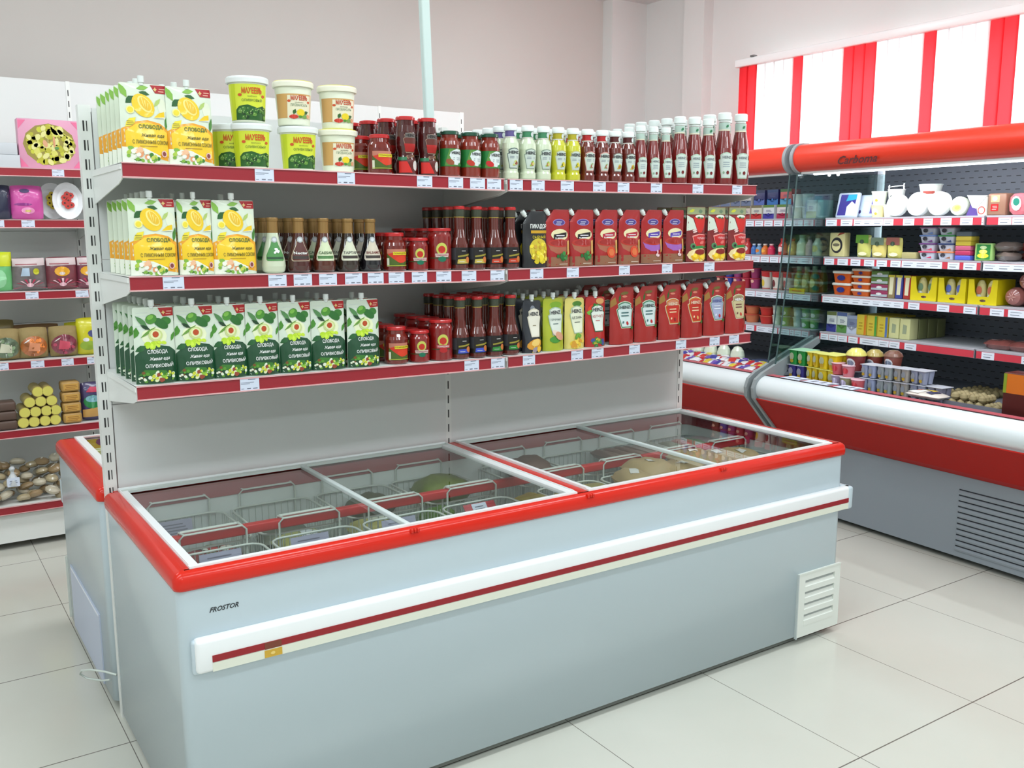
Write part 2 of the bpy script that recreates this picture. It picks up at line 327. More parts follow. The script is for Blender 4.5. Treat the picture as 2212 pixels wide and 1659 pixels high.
# ------------------------------------------------------------------ chest freezers
def make_freezer(label, flip=False):
    R = tag(empty('chest_freezer'), label, 'freezer', 'white chest freezers with red rims')
    b = MB(); b.ring(.008, 2.492, .008, .852, .028, [(.02, .028), (.0, .034), (0, .716)], FRWHITE, cap0=True, n=6)
    # inner liner
    IN = M((232, 238, 236), .4, name='freezer_liner')
    b.ring(.058, 2.440, .045, .812, .02, [(0, .745), (0, .70), (.004, .12)], IN, cap1=True)
    b.build('body', R)
    b = MB(); b.ring(0, 2.5, 0, .858, .024, [(.012, .712), (.002, .714), (0, .722), (0, .738), (.004, .750), (.012, .757), (.02, .760), (.040, .7605)], FRRED, n=6)
    b.box(.030, .050, .020, .840, .752, .7603, FRRED); b.box(2.425, 2.470, .020, .840, .752, .7603, FRRED)
    b.box(1.215, 1.262, .020, .840, .752, .7603, FRRED); b.box(.03, 2.47, .836, .850, .752, .7603, FRRED); b.box(.03, 2.47, .018, .026, .752, .7603, FRRED)
    for x in (.64, 1.25, 1.83):
        for dx in (-.009, 0, .009): b.rbox(x+dx-.004, x+dx+.004, -.004, .010, .748-abs(dx)*.2, .759, .003, FRRED)
    b.build('rim', R)
    b = MB(); b.ring(.0595, 2.4385, .0465, .8105, .02, [(0, .750), (.0, .705), (.003, .702)], M((150, 34, 38), .4)); b.build('inner_band', R)  # band red set darker than the rim, shade put into its colour
    b = MB(); b.rbox(.06, 2.438, .431, .459, .682, .711, .005, M((205, 40, 40), .4)); b.build('divider_beam', R)
    for (x0, x1) in ((.043, 1.214), (1.259, 2.432)):
        fr = MB()
        fr.box(x0, x1, .0215, .036, .756, .7655, FRAMEWH)           # front
        fr.box(x0, x1, .815, .842, .756, .764, M((205, 212, 206), .35)); fr.box(x0, x1, .838, .842, .764, .770, FRAMEWH)
        fr.box(x0, x0+.024, .036, .815, .752, .7645, FRAMEWH); fr.box(x1-.030, x1, .036, .815, .752, .7645, FRAMEWH)
        fr.box(x0+.001, x0+.004, .036, .835, .7645, .768, FRAMEWH); fr.box(x1-.004, x1-.001, .036, .835, .7645, .768, FRAMEWH)
        f = fr.build('lid_frame', R)
        xm = x0+.594 if x0 < 1 else x0+.57
        g = MB(); g.add([(x0+.02, .03, .753), (xm+.006, .03, .753), (xm+.006, .82, .753), (x0+.02, .82, .753)], [(0, 1, 2, 3)], LIDGLASS); g.build('glass_lid', R)
        g = MB(); g.add([(xm-.006, .03, .7575), (x1-.02, .03, .7575), (x1-.02, .82, .7575), (xm-.006, .82, .7575)], [(0, 1, 2, 3)], LIDGLASS); g.build('glass_lid', R)
        h = MB(); h.rbox(xm-.008, xm+.008, .036, .817, .752, .766, .003, M((214, 224, 222), .3)); h.build('lid_handle', R)
    # bumper rail
    b = MB(); b.rbox(.036, 2.488 if flip else 2.516, -.022, .012, .506, .592, .010, FRAMEWH, 3)
    b.rbox(.030, .075, -.010, .012, .500, .588, .008, FRWHITE, 3); b.rbox(2.485, 2.490 if flip else 2.518, -.024, .008 if flip else .06, .503, .592, .002 if flip else .01, FRWHITE, 3); b.build('bumper_rail', R)
    b = MB(); b.box(.073, 2.490, -.0235, -.021, .532, .549, M((150, 22, 32), .4)); b.build('red_stripe', R)
    b = MB(); b.box(.073, 2.490, -.0232, -.021, .508, .5305, M((226, 228, 212), .5)); b.build('label_channel', R)
    b = MB(); b.box(.201, .246, -.0242, -.0232, .509, .528, M((206, 164, 52), .5)); b.box(.202, .245, -.0242, -.0235, .531, .548, M((120, 60, 40), .5))
    b.ell(.222, .519, .006, .004, lambda x, z, e: (x, -.0242-e, z), M((235, 205, 120), .5)); b.build('yellow_sticker', R)
    b = MB(); b.text('FROSTOR', .080, .6455, .072, .013, lambda x, z, e: (x, .0075, z), M((50, 55, 60), .5), 1, .35, .03); b.build('logo', R)
    # vent grille at the right end of the front
    v = MB(); vw = M((226, 230, 222), .35)
    X0, X1, Zb, Zt = 2.254, 2.496, .030, .283
    v.box(X0, X1, .0, .009, Zt-.030, Zt, vw); v.box(X0, X1, .0, .009, Zb, Zb+.042, vw); v.box(X0, X0+.036, 0, .009, Zb+.042, Zt-.030, vw); v.box(X1-.034, X1, 0, .009, Zb+.042, Zt-.030, vw)
    v.box(X0, X1, -.002, .0, Zt-.004, Zt+.002, vw); v.box(X0-.004, X0+.001, -.001, .009, Zb-.004, Zt, M((190, 198, 196), .5))
    n = 4; hh = (Zt-.030-Zb-.042)/n
    for i in range(n):
        z = Zb+.042+i*hh
        v.prism([(.009, z), (-.001, z), (-.001, z+.020), (.002, z+.022), (.0075, z+.034), (.0075, z+hh), (.009, z+hh)], X0+.036, X1-.034, lambda p, q, t: (t, p, q), vw)
        v.box(X0+.036, X1-.034, .0068, .0078, z+.026, z+hh, M((168, 174, 172), .7))
    v.build('vent_grille', R)
    # service panel on the end wall
    s = MB(); e = 2.492 if flip else .008; q = .003 if flip else -.003
    if flip:
        s.box(e, e+.004, .12, .70, .035, .285, M((196, 204, 222), .45)); s.box(e+.004, e+.0055, .13, .69, .275, .280, M((235, 238, 245), .4))
        s.build('service_panel', R)
    for x in (.12, 2.38):
        for y in (.1, .75):
            c = MB(); c.lathe([(0, .0), (.022, 0), (.022, .025), (.03, .03), (0, .03)], BLACK, 12, (x, y, 0)); c.build('foot', R)
    return R
F1 = make_freezer('white red-rimmed chest freezer in front of the sauce shelving, logo and bumper facing us')
F2 = make_freezer('white red-rimmed chest freezer standing behind the sauce shelving, mostly hidden', True)
F2.location = (2.492, 1.768, 0); F2.rotation_euler = (0, 0, PI)
pc = tag(empty('extension_lead', (-.02, .95, 0)), 'small loop of white power cord at the rear freezer corner by the floor', 'cord')
c = MB(); c.tube([(.030, -.05, .135), (.0, -.02, .142), (-.035, .03, .138), (-.055, .08, .120), (-.058, .10, .100), (-.040, .08, .088), (-.005, .02, .095), (.015, -.01, .105)], .0035, WIRE, 6); c.build('cable', pc)

# ------------------------------------------------------------------ wire baskets
KINDS = {}
def kind(f): KINDS[f.__name__] = f; return f
@kind
def wire_basket():
    R = empty('wire_basket'); W_, D, Zt, Zb = .262, .335, .0, -.42
    b = MB(); rr = .0032
    def loop(w_, d, z, r): b.tube([(x, y, z) for x, y in rrect(-w_/2, w_/2, -d/2, d/2, .04, 3)], r, WIRE, 6, True)
    loop(W_, D, Zt, .0038); loop(W_-.006, D-.006, -.17, .0018); loop(W_-.01, D-.01, Zb, .0026)
    for i in range(-5, 6):
        x = i*.0225
        b.tube([(x, -D/2, Zt), (x, -D/2+.005, Zb), (x, D/2-.005, Zb), (x, D/2, Zt)], .0013, WIRE, 4)
    for i in range(-7, 8):
        y = i*.0225
        b.tube([(-W_/2, y, Zt), (-W_/2+.005, y, Zb), (W_/2-.005, y, Zb), (W_/2, y, Zt)], .0013, WIRE, 4)
    b.build('basket_mesh', R)
    for sy in (-1, 1):
        h = MB(); y = sy*(D/2+.004); a = .095
        h.tube([(-a, y, -.20), (-a, y, .046), (-a+.012, y, .058), (a-.012, y, .058), (a, y, .046), (a, y, -.20)], .0034, WIRE, 6)
        if sy < 0: h.build('hanging_handle', R); continue
        h.tube([(-a+.012, y, .059), (-a+.004, y+sy*.022, .061), (-a+.002, y+sy*.026, .052)], .003, WIRE, 5)
        h.tube([(a-.012, y, .059), (a-.02, y+sy*.022, .061), (a-.018, y+sy*.026, .052)], .003, WIRE, 5)
        h.tube([(-a+.004, y+sy*.020, .060), (a-.02, y+sy*.020, .060)], .003, WIRE, 5)
        h.build('hanging_handle', R)
    return R
BX = [.215, .505, .795, 1.080, 1.460, 1.745, 2.030, 2.310]
for r, (y, nm) in enumerate(((.255, 'front'), (.632, 'rear'))):
    for i, x in enumerate(BX):
        place('wire_basket', (x, y, .657), 'white wire basket inside the front freezer, %s from the left in the %s row' % (ORD[i+1], nm), 'basket', 'wire baskets hanging in the chest freezers')
for i, x in enumerate((.205, .495)):
    place('wire_basket', (x, 1.50, .657), 'white wire basket inside the freezer behind the shelving, %s from its end' % ORD[i+1], 'basket', 'wire baskets hanging in the chest freezers')

# ------------------------------------------------------------------ artwork helpers
def C(*a, **k): return M(tuple(a), k.get('r', .38), name=k.get('name'), coat=k.get('coat', .0))
LW = M((236, 238, 234), .4, name='label_white'); LGY = M((186, 200, 196), .45, name='label_grey'); LTXT = M((60, 62, 66), .5, name='print_dark')
def keystone(b, cx, z0, w_, h, mp, outer, inner, lay=1, t=.0035, top=None, cut=.008):
    K = [(-.30, 0), (.30, 0), (.50, .70), (.39, .755), (.41, .90), (.22, .97), (0, 1), (-.22, .97), (-.41, .90), (-.39, .755), (-.50, .70)]
    b.decal([(cx+x*w_, z0+z*h) for x, z in K], mp, outer, lay, cut)
    sx = 1-2.1*t/w_; sz = 1-2.2*t/h
    b.decal([(cx+x*w_*sx, z0+t+z*h*sz) for x, z in K], mp, inner, lay+1, cut)
    if top: b.decal([(cx+x*w_*sx, z0+t+z*h*sz) for x, z in K[3:10]], mp, top, lay+2, cut)
def blob(b, cx, cz, r, mp, mats, n, lay, seed, rs=.3, sq=1.):
    R = random.Random(seed)
    for i in range(n):
        a = R.random()*2*PI; d = r*math.sqrt(R.random()); e = r*rs*(.7+.6*R.random())
        b.ell(cx+d*math.cos(a), cz+d*math.sin(a)*sq, e, e*(.6+.4*R.random()), mp, mats[i % len(mats)], lay+(i % 3), R.random()*3, 8, .02)
def lines(b, x0, x1, z0, z1, n, mp, m, lay, seed=1):
    R = random.Random(seed); h = (z1-z0)/n
    for i in range(n):
        a = x0+(x1-x0)*R.random()*.18; c = x1-(x1-x0)*R.random()*.25
        b.decal([(a, z0+i*h), (c, z0+i*h), (c, z0+i*h+h*.38), (a, z0+i*h+h*.38)], mp, m, lay, .02)
def leaf(b, cx, cz, a, w_, rot, mp, m, lay):
    P = [(-a, 0), (-a*.4, w_*.8), (a*.2, w_), (a, 0), (a*.2, -w_), (-a*.4, -w_*.8)]; c, d = math.cos(rot), math.sin(rot)
    b.decal([(cx+x*c-z*d, cz+x*d+z*c) for x, z in P], mp, m, lay, .02)
# ------------------------------------------------------------------ flat pouches
def pouch(W_, H, T, base, art=None, corner=None, spout=None, name='pouch_body', rootname='sauce_pouch', rnd=.006, back=None, spz=0., waist=0.):
    """stand-up pouch: bulging front and back, flat sealed top; corner=(dx, dz) cuts the upper left corner for the spout"""
    R = empty(rootname); b = MB(); hw = W_/2; nx, nz = 16, 22
    def lim(z):
        q = min(1, z/H); x0, x1 = -hw*(1-.03*q), hw*(1-.03*q); wv = waist*math.sin(PI*min(1, q))
        x0 += wv; x1 -= wv
        if corner and z > H-corner[1]: x0 += corner[0]*(z-(H-corner[1]))/corner[1]
        if z > H-rnd: k = (z-(H-rnd))/rnd; x1 -= rnd*(1-math.sqrt(max(0, 1-k*k))); x0 += 0 if corner else rnd*(1-math.sqrt(max(0, 1-k*k)))
        return x0, x1
    def th(x, z):
        x0, x1 = lim(z); u = max(-1, min(1, (2*x-x0-x1)/(x1-x0))); v = min(1, max(0, z/H))
        return T*(1-abs(u)**2.6)**.75*((1-v)**.62*(.72+.42*math.sin(PI*min(1, v*1.5+.22)))) + .0012
    th0 = th; q1, q2 = random.random()*6, random.random()*6
    def th(x, z):
        v = min(1, z/H); return max(.0008, th0(x, z)+.0009*(1-v*v)*(.6*math.sin(150*x+90*z+q1)*math.sin(110*z-60*x+q2)+.5*math.sin(70*x-120*z+q2)))
    zz = [H*i/nz for i in range(nz)]+[H-.0005] if not rnd else [H*i/nz for i in range(nz)]+[H-rnd*.6, H-rnd*.25, H-rnd*.05]
    zz = sorted(set([z for z in zz if z <= H]+([H-corner[1]] if corner else [])))
    def grid(sg):
        V = []
        for z in zz:
            x0, x1 = lim(z)
            for i in range(nx+1):
                x = x0+(x1-x0)*i/nx; V.append((x, -sg*th(x, z), z))
        F = [(j*(nx+1)+i, j*(nx+1)+i+1, (j+1)*(nx+1)+i+1, (j+1)*(nx+1)+i) for j in range(len(zz)-1) for i in range(nx)]
        return V, (F if sg > 0 else [f[::-1] for f in F])
    V, F = grid(1); b.add(V, F, base, True); V, F = grid(-1); b.add(V, F, back or base, True)
    # bottom gusset
    n = nx; V = [(-hw+W_*i/nx, -th(-hw+W_*i/nx, 0), 0) for i in range(nx+1)]+[(-hw+W_*i/nx, th(-hw+W_*i/nx, 0), 0) for i in range(nx+1)]
    b.add(V, [(i, i+1, nx+2+i, nx+1+i) for i in range(nx)], base)
    def mp(x, z, e):
        x0, x1 = lim(z); x = max(x0+.0005, min(x1-.0005, x)); z = max(.0005, min(H-.0005, z))
        return (x, -th(x, z)-e, z)
    if art: art(b, mp, hw, H)
    b.build(name, R)
    if spout:
        sx, ang, mt = spout; s = MB(); q = .0085
        s.lathe([(0, -.004), (.006, -.004), (.006, .002), (q, .003), (q, .0185), (q-.0012, .020), (0, .020)], mt, 12)
        c, d = math.cos(ang), math.sin(ang)
        s.v = [(x*c+z*d+sx, y, -x*d+z*c+H+spz) for x, y, z in s.v]; s.build('spout_cap', R)
    return R
SPW = M((226, 232, 228), .4, name='spout_white')
def art_lemon(b, mp, hw, H):
    Y = C(240, 200, 30, coat=.4); O = C(232, 160, 24, coat=.3); G = C(70, 130, 50); LG = C(130, 180, 70); DG = C(40, 92, 44); W_ = C(238, 242, 226)
    b.decal([(-hw, .030), (hw, .006), (hw, .088), (hw*.6, .106), (hw*.1, .113), (-hw*.4, .108), (-hw, .088)], mp, O, 0, .010)
    b.decal([(-hw*.84, .034), (hw*.88, .02), (hw*.88, .082), (hw*.55, .100), (hw*.1, .107), (-hw*.4, .102), (-hw*.84, .082)], mp, Y, 1, .010)
    leaf(b, -hw*.82, .186, .020, .008, -1.1, mp, LG, 1); leaf(b, -hw*.02, .196, .016, .006, .15, mp, LG, 1); b.ell(hw*.75, .15, .012, .020, mp, C(226, 232, 206), 0); leaf(b, hw*.55, .160, .014, .005, .9, mp, C(176, 200, 110), 1)
    b.decal([(hw*.30, .205), (hw*.97, .205), (hw*.97, .184), (hw*.5, .184)], mp, C(170, 24, 32), 1); b.text('✦', hw*.42, .188, .010, .012, mp, C(220, 190, 120), 2); lines(b, hw*.62, hw*.92, .188, .201, 2, mp, C(225, 170, 150), 2)
    leaf(b, -hw*.56, .164, .015, .009, .7, mp, DG, 1); leaf(b, hw*.04, .182, .014, .006, -.2, mp, DG, 1)
    b.ell(-hw*.04, .150, .033, .026, mp, Y, 2, -.9, 18); b.ell(hw*.02, .154, .024, .014, mp, C(248, 228, 130), 3, -.95, 14); b.ell(hw*.04, .155, .020, .0105, mp, C(236, 190, 50), 4, -.95, 14)
    for k in range(3): b.decal([(hw*.06-.012+.008*k, .170-.007*k), (hw*.06-.009+.008*k, .171-.007*k), (hw*.02+.003*k, .138)], mp, C(248, 226, 120), 5, .03)
    b.ell(-hw*.58, .138, .0105, .0105, mp, C(248, 240, 150), 3); b.ell(-hw*.58, .138, .0075, .0075, mp, C(238, 216, 60), 4)
    b.decal([(hw*.36, .120), (hw*.82, .121), (hw*.82, .137), (hw*.6, .133)], mp, Y, 3); b.decal([(hw*.30, .119), (hw*.84, .120), (hw*.82, .123)], mp, W_, 4)
    leaf(b, hw*.9, .11, .02, .005, 1.4, mp, G, 1); leaf(b, -hw*.60, .106, .019, .009, .75, mp, C(238, 218, 60), 2); lines(b, -hw*.78, -hw*.45, .098, .112, 3, mp, C(150, 140, 50), 3)
    b.text('СЛОБОДА', -hw*.30, .0885, hw*1.0, .0125, mp, DG, 4, 0, .02)
    b.text('Живая еда', -hw*.24, .067, hw*.98, .0105, mp, C(60, 70, 30), 4, .35, .01)
    b.text('С ЛИМОННЫМ СОКОМ', -hw*.60, .050, hw*1.48, .0105, mp, C(84, 80, 24), 4, 0, .01)
    lines(b, -hw*.35, hw*.6, .0435, .047, 1, mp, C(150, 110, 30), 4)
    b.decal([(-hw, 0), (hw*.45, 0), (hw*.5, .020), (-hw*.1, .038), (-hw, .042)], mp, W_, 2, .010)
    blob(b, -hw*.74, .030, .012, mp, [LG, C(170, 200, 70), W_], 8, 4, 3, .45); blob(b, -hw*.25, .022, .015, mp, [C(232, 158, 110), C(240, 190, 150), W_], 9, 5, 4, .42); blob(b, hw*.18, .014, .015, mp, [LG, C(196, 208, 90), G, W_], 12, 4, 5, .4); blob(b, -hw*.4, .006, .016, mp, [G, W_, LG], 8, 4, 9, .3, .3)
    b.ell(hw*.68, .026, .008, .009, mp, C(230, 190, 180), 4); b.ell(hw*.68, .026, .005, .006, mp, C(130, 60, 60), 5)
def art_olive(b, mp, hw, H):
    D = C(20, 72, 42, coat=.3); G = C(74, 138, 48); LG = C(150, 196, 60); DG = C(26, 62, 34); W_ = C(226, 234, 210); LM = C(178, 214, 40)
    b.decal([(-hw, 0), (hw, 0), (hw, .086), (hw*.7, .100), (hw*.1, .107), (-hw*.5, .103), (-hw, .078)], mp, D, 0, .010)
    b.ell(-hw*.02, .130, .034, .026, mp, C(230, 236, 196), 0)
    b.decal([(hw*.24, .208), (hw*.97, .208), (hw*.97, .186), (hw*.45, .184)], mp, C(176, 28, 30), 1); b.text('✦', hw*.40, .189, .010, .012, mp, C(220, 190, 120), 2); lines(b, hw*.60, hw*.92, .190, .203, 2, mp, C(225, 170, 150), 2)
    for i in range(6): lines(b, -hw*.9, -hw*.1, .150+i*.009, .154+i*.009, 1, mp, C(206, 216, 208), 0, i)
    b.ell(-hw*.12, .178, .016, .013, mp, G, 2, .5); b.ell(-hw*.16, .183, .009, .006, mp, C(120, 178, 70), 3, .5); b.ell(hw*.34, .165, .022, .012, mp, C(44, 104, 44), 2, -.6); b.ell(hw*.60, .172, .014, .011, mp, C(56, 118, 48), 1, -.2)
    leaf(b, -hw*.58, .172, .022, .007, -.8, mp, C(80, 130, 76), 2); leaf(b, -hw*.42, .156, .014, .005, -.5, mp, DG, 3); leaf(b, -hw*.3, .142, .026, .004, .6, mp, C(104, 150, 60), 2)
    b.ell(hw*.04, .134, .019, .017, mp, C(200, 214, 140), 3); b.ell(hw*.04, .135, .014, .013, mp, C(226, 232, 176), 4); b.ell(hw*.04, .136, .0085, .0085, mp, C(186, 76, 38), 5)
    leaf(b, -hw*.92, .142, .016, .011, 1.3, mp, G, 1); leaf(b, hw*.88, .128, .014, .005, 1.2, mp, G, 1)
    blob(b, hw*.0, .109, .026, mp, [LM, C(196, 224, 60)], 12, 1, 8, .28, .3)
    leaf(b, -hw*.70, .098, .016, .008, .5, mp, C(36, 92, 46), 2)
    b.text('СЛОБОДА', -hw*.42, .0815, hw*.98, .0125, mp, LW, 4, 0, .02)
    b.text('Живая еда', -hw*.36, .0635, hw*1.0, .0105, mp, LW, 4, .35, .01)
    b.text('ОЛИВКОВЫЙ', -hw*.56, .0455, hw*1.36, .0125, mp, LW, 4, 0, .015)
    b.decal([(-hw*.9, .024), (hw*.6, .022), (hw*.4, .036), (-hw*.6, .040)], mp, C(60, 120, 44), 1)
    blob(b, 0, .016, .022, mp, [C(140, 190, 60), C(226, 232, 190), C(206, 214, 60), C(90, 150, 50), W_, C(150, 70, 50)], 26, 2, 12, .25, .7); blob(b, -hw*.66, .020, .014, mp, [C(120, 80, 40), C(90, 150, 50), W_], 9, 2, 13, .3); blob(b, hw*.6, .018, .014, mp, [W_, C(200, 210, 60), C(110, 160, 50)], 9, 2, 14, .35)
@kind
def lemon_pouch(): return pouch(.125, .207, .021, C(218, 228, 208, coat=.4), art_lemon, None, (-.003, 0, SPW), rootname='mayonnaise_pouch')
@kind
def olive_pouch(): return pouch(.110, .211, .020, C(212, 224, 206, coat=.4), art_olive, None, (-.003, 0, SPW), rootname='mayonnaise_pouch')
# ------------------------------------------------------------------ round containers
def rad(prof, z):
    for i in range(len(prof)-1):
        a, b = prof[i], prof[i+1]
        if a[1] <= z <= b[1] and b[1] > a[1]: return a[0]+(b[0]-a[0])*(z-a[1])/(b[1]-a[1])
    return prof[-1][0]
def cyl(prof, ang=0.):
    def mp(x, z, e):
        r = rad(prof, z); t = -PI/2+ang+x/max(r, .004)
        return ((r+e)*math.cos(t), (r+e)*math.sin(t), z)
    return mp
def bottle(root, bname, prof, m, cap=None, capm=None, art=None, ang=0., seg=22, capname='cap', extra=None):
    R = empty(root); b = MB(); b.lathe(prof, m, seg)
    if art: art(b, cyl(prof, ang))
    b.build(bname, R)
    if cap: c = MB(); c.lathe(cap, capm, seg); c.build(capname, R)
    return R
TUBP = [(0, 0), (.044, 0), (.046, .003), (.0535, .112), (.0535, .116)]
def tub(lab, label_art, lidm, top):
    lid = [(.0545, .108), (.0595, .109), (.0600, .120), (.0590, .124), (.056, .126), (.054, .1245), (0, .1245)]
    def art(b, mp): label_art(b, mp)
    R = bottle('mayonnaise_tub', 'tub', TUBP, M((232, 236, 214), .4, name='tub_plastic'), None, None, art, -.12, 28)
    c = MB(); c.lathe(lid[:4], lidm, 28); c.lathe(lid[3:], top, 28); c.build('lid', R); return R
def art_tub_green(b, mp):
    YG = C(214, 224, 60); b.decal([(-.074, .006), (.052, .006), (.056, .104), (-.078, .104)], mp, YG, 0, .008)
    b.decal([(-.060, .006), (-.046, .006), (-.048, .104), (-.064, .104)], mp, C(196, 210, 40), 1, .008)
    b.text('МАХЕЕВЪ', -.026, .078, .058, .017, mp, C(206, 70, 30), 3, 0, .03); b.ell(-.031, .074, .006, .004, mp, C(206, 80, 36), 2); b.ell(.037, .072, .006, .004, mp, C(206, 80, 36), 2)
    b.text('МАЙОНЕЗ', -.010, .069, .026, .004, mp, C(90, 100, 60), 3); b.text('ОЛИВКОВЫЙ', -.026, .0565, .058, .009, mp, C(60, 90, 50), 3, 0, 0)
    b.decal([(-.044, .006), (.048, .006), (.050, .034), (.036, .046), (.016, .040), (-.010, .048), (-.034, .044), (-.044, .034)], mp, C(40, 92, 36), 1, .008)
    for i in range(26):
        r = random.Random(i); x = -.040+.084*r.random(); z = .010+.028*r.random()
        b.ell(x, z, .0065, .0058, mp, [C(70, 124, 44), C(50, 104, 40), C(104, 150, 62), C(24, 60, 30)][i % 4], 2+i % 3, 0, 8, .02); b.ell(x-.0015, z+.002, .0018, .0016, mp, C(150, 186, 110), 5, 0, 6, .02)
def art_tub_cream(b, mp):
    b.decal([(-.070, .020), (.050, .020), (.052, .088), (-.072, .088)], mp, C(206, 160, 96), 0, .008); b.decal([(-.030, .020), (.042, .020), (.043, .084), (-.030, .084)], mp, C(232, 226, 196), 1, .008)
    b.decal([(.042, .020), (.050, .020), (.052, .088), (.043, .088)], mp, C(232, 190, 160), 1, .008)
    b.text('МАХЕЕВЪ', -.020, .070, .050, .014, mp, C(196, 66, 30), 3, 0, .03); b.ell(-.025, .068, .005, .0035, mp, C(206, 80, 36), 2); b.ell(.035, .066, .005, .0035, mp, C(206, 80, 36), 2)
    b.text('МАЙОНЕЗ', -.008, .0625, .024, .0038, mp, C(90, 100, 80), 3); b.text('ПРОВАНСАЛЬ', -.020, .053, .050, .0075, mp, C(110, 140, 110), 3, 0, 0)
    b.ell(.008, .036, .012, .010, mp, C(234, 206, 40), 4); b.ell(-.012, .024, .013, .006, mp, C(196, 56, 36), 3); leaf(b, -.010, .038, .008, .005, 1.2, mp, C(50, 96, 40), 3); leaf(b, .024, .036, .009, .005, .3, mp, C(50, 96, 40), 3); b.ell(.020, .025, .009, .006, mp, C(120, 160, 80), 3); b.ell(.032, .026, .006, .006, mp, C(226, 160, 120), 4); b.ell(.006, .024, .005, .004, mp, C(80, 140, 50), 5)
@kind
def green_tub(): return tub(None, art_tub_green, M((230, 234, 232), .35, name='tub_lid_white'), M((222, 228, 228), .4, name='tub_lid_top'))
@kind
def cream_tub(): return tub(None, art_tub_cream, M((236, 234, 214), .4, name='tub_lid_cream'), M((228, 216, 20), .4, name='tub_lid_yellow'))
TOM = M((110, 26, 16), .12, name='tomato_sauce_glass', coat=1.); TOM2 = M((128, 38, 22), .12, name='orange_sauce_glass', coat=1.); DKR = M((70, 14, 14), .12, name='dark_ketchup_glass', coat=1.)
KET = M((120, 28, 26), .22, name='ketchup_plastic', coat=.8); WHS = M((206, 216, 188), .2, name='white_sauce', coat=.8); MUS = M((196, 196, 40), .2, name='mustard_sauce', coat=.8); BBQ = M((104, 34, 24), .18, name='brown_sauce', coat=.8)
REDLID = M((190, 34, 36), .3, name='red_metal_lid', coat=.4); GRLID = M((22, 74, 54), .3, name='green_metal_lid', coat=.4)
def lidprof(r, z, h=.012): return [(r-.002, z), (r, z+.001), (r, z+h-.003), (r-.002, z+h), (r-.006, z+h), (0, z+h-.0005)]
@kind
def vegetable_jar():
    P = [(0, 0), (.035, 0), (.038, .004), (.0385, .012), (.0385, .078), (.036, .088), (.030, .096), (.029, .108)]
    def art(b, mp):
        b.decal([(-.032, .014), (.036, .014), (.036, .068), (-.032, .068)], mp, C(190, 120, 100), 0, .006)
        b.decal([(-.032, .014), (.036, .014), (.036, .036), (-.032, .054)], mp, C(72, 96, 30), 1, .006); b.decal([(-.030, .052), (-.006, .034), (.010, .024), (.034, .030), (.036, .056), (-.01, .058)], mp, C(204, 50, 26), 2, .006)
        b.ell(.014, .036, .018, .011, mp, C(214, 60, 30), 3, 0, 12, .006); b.decal([(-.012, .050), (.036, .050), (.036, .059), (-.012, .059)], mp, C(226, 216, 40), 4, .006); b.text('ПОМИДОРЫ', -.010, .0515, .044, .006, mp, C(120, 60, 20), 5)
        b.decal([(-.032, .014), (-.024, .014), (-.024, .040), (-.032, .040)], mp, C(214, 214, 190), 3, .006); b.decal([(-.032, .0155), (.036, .0155), (.036, .0175), (-.032, .0175)], mp, C(170, 180, 60), 4, .006)
    return bottle('vegetable_sauce_jar', 'glass_jar', P, TOM, lidprof(.0315, .107), REDLID, art, -.25, 24, 'lid')
@kind
def tall_sauce_jar():
    P = [(0, 0), (.028, 0), (.0315, .004), (.032, .040), (.027, .058), (.0265, .068), (.032, .086), (.0315, .130), (.0275, .150), (.027, .166)]
    def art(b, mp):
        b.decal([(-.034, .004), (.034, .004), (.034, .046), (-.034, .046)], mp, C(90, 26, 20), 0, .006); b.decal([(-.030, .006), (.014, .006), (-.004, .040), (-.030, .040)], mp, C(206, 40, 34), 1, .006); b.ell(.026, .028, .011, .016, mp, C(210, 206, 200), 2, 0, 10, .006)
        b.decal([(-.034, .044), (-.004, .044), (-.004, .054), (-.034, .054)], mp, C(34, 110, 70), 2, .006); blob(b, .008, .058, .013, mp, [C(140, 100, 70), C(90, 50, 34)], 8, 1, 5, .4, .5)
        keystone(b, .008, .066, .046, .062, mp, C(160, 130, 110), C(96, 40, 30), 2, .002, None, .006); b.decal([(-.008, .070), (.022, .070), (.026, .094), (-.012, .094)], mp, C(172, 30, 26), 4, .006); b.decal([(-.010, .112), (.026, .112), (.024, .126), (-.008, .126)], mp, C(120, 110, 104), 4, .006); b.text('HEINZ', -.007, .1145, .030, .009, mp, C(30, 28, 28), 5, 0, .03)
    return bottle('pasta_sauce_jar', 'glass_jar', P, DKR, lidprof(.030, .165), REDLID, art, -.2, 24, 'lid')
def green_jar(nm, fruit):
    P = [(0, 0), (.031, 0), (.0345, .005), (.035, .100), (.033, .112), (.0275, .122), (.027, .134)]
    def art(b, mp):
        b.decal([(-.045, .032), (.045, .032), (.045, .088), (-.045, .088)], mp, C(28, 118, 52), 0, .006); b.decal([(-.026, .034), (.030, .034), (.024, .086), (-.010, .086)], mp, C(92, 140, 60), 1, .006)
        K = [(.004, .038), (.026, .034), (.040, .070), (.034, .084), (.014, .087), (-.006, .078), (-.010, .066)]
        b.decal(K, mp, C(214, 222, 220), 2, .006); b.text('HEINZ', -.004, .070, .036, .009, mp, LTXT, 4, -.2, .03); lines(b, .0, .032, .052, .064, 2, mp, C(150, 166, 170), 4, 3)
        b.ell(-.008, .046, .014, .009, mp, C(*fruit), 3, -.4, 10, .006); b.decal([(.016, .034), (.036, .034), (.030, .044), (.02, .042)], mp, C(40, 130, 60), 5, .006)
    return bottle('pasta_sauce_jar', 'glass_jar', P, TOM2, lidprof(.0305, .132), GRLID, art, -.25, 24, 'lid')
@kind
def basil_jar(): return green_jar('basil', (150, 80, 50))
@kind
def tomato_jar(): return green_jar('tomato', (186, 50, 34))
@kind
def chilli_jar(): return green_jar('chilli', (196, 30, 34))
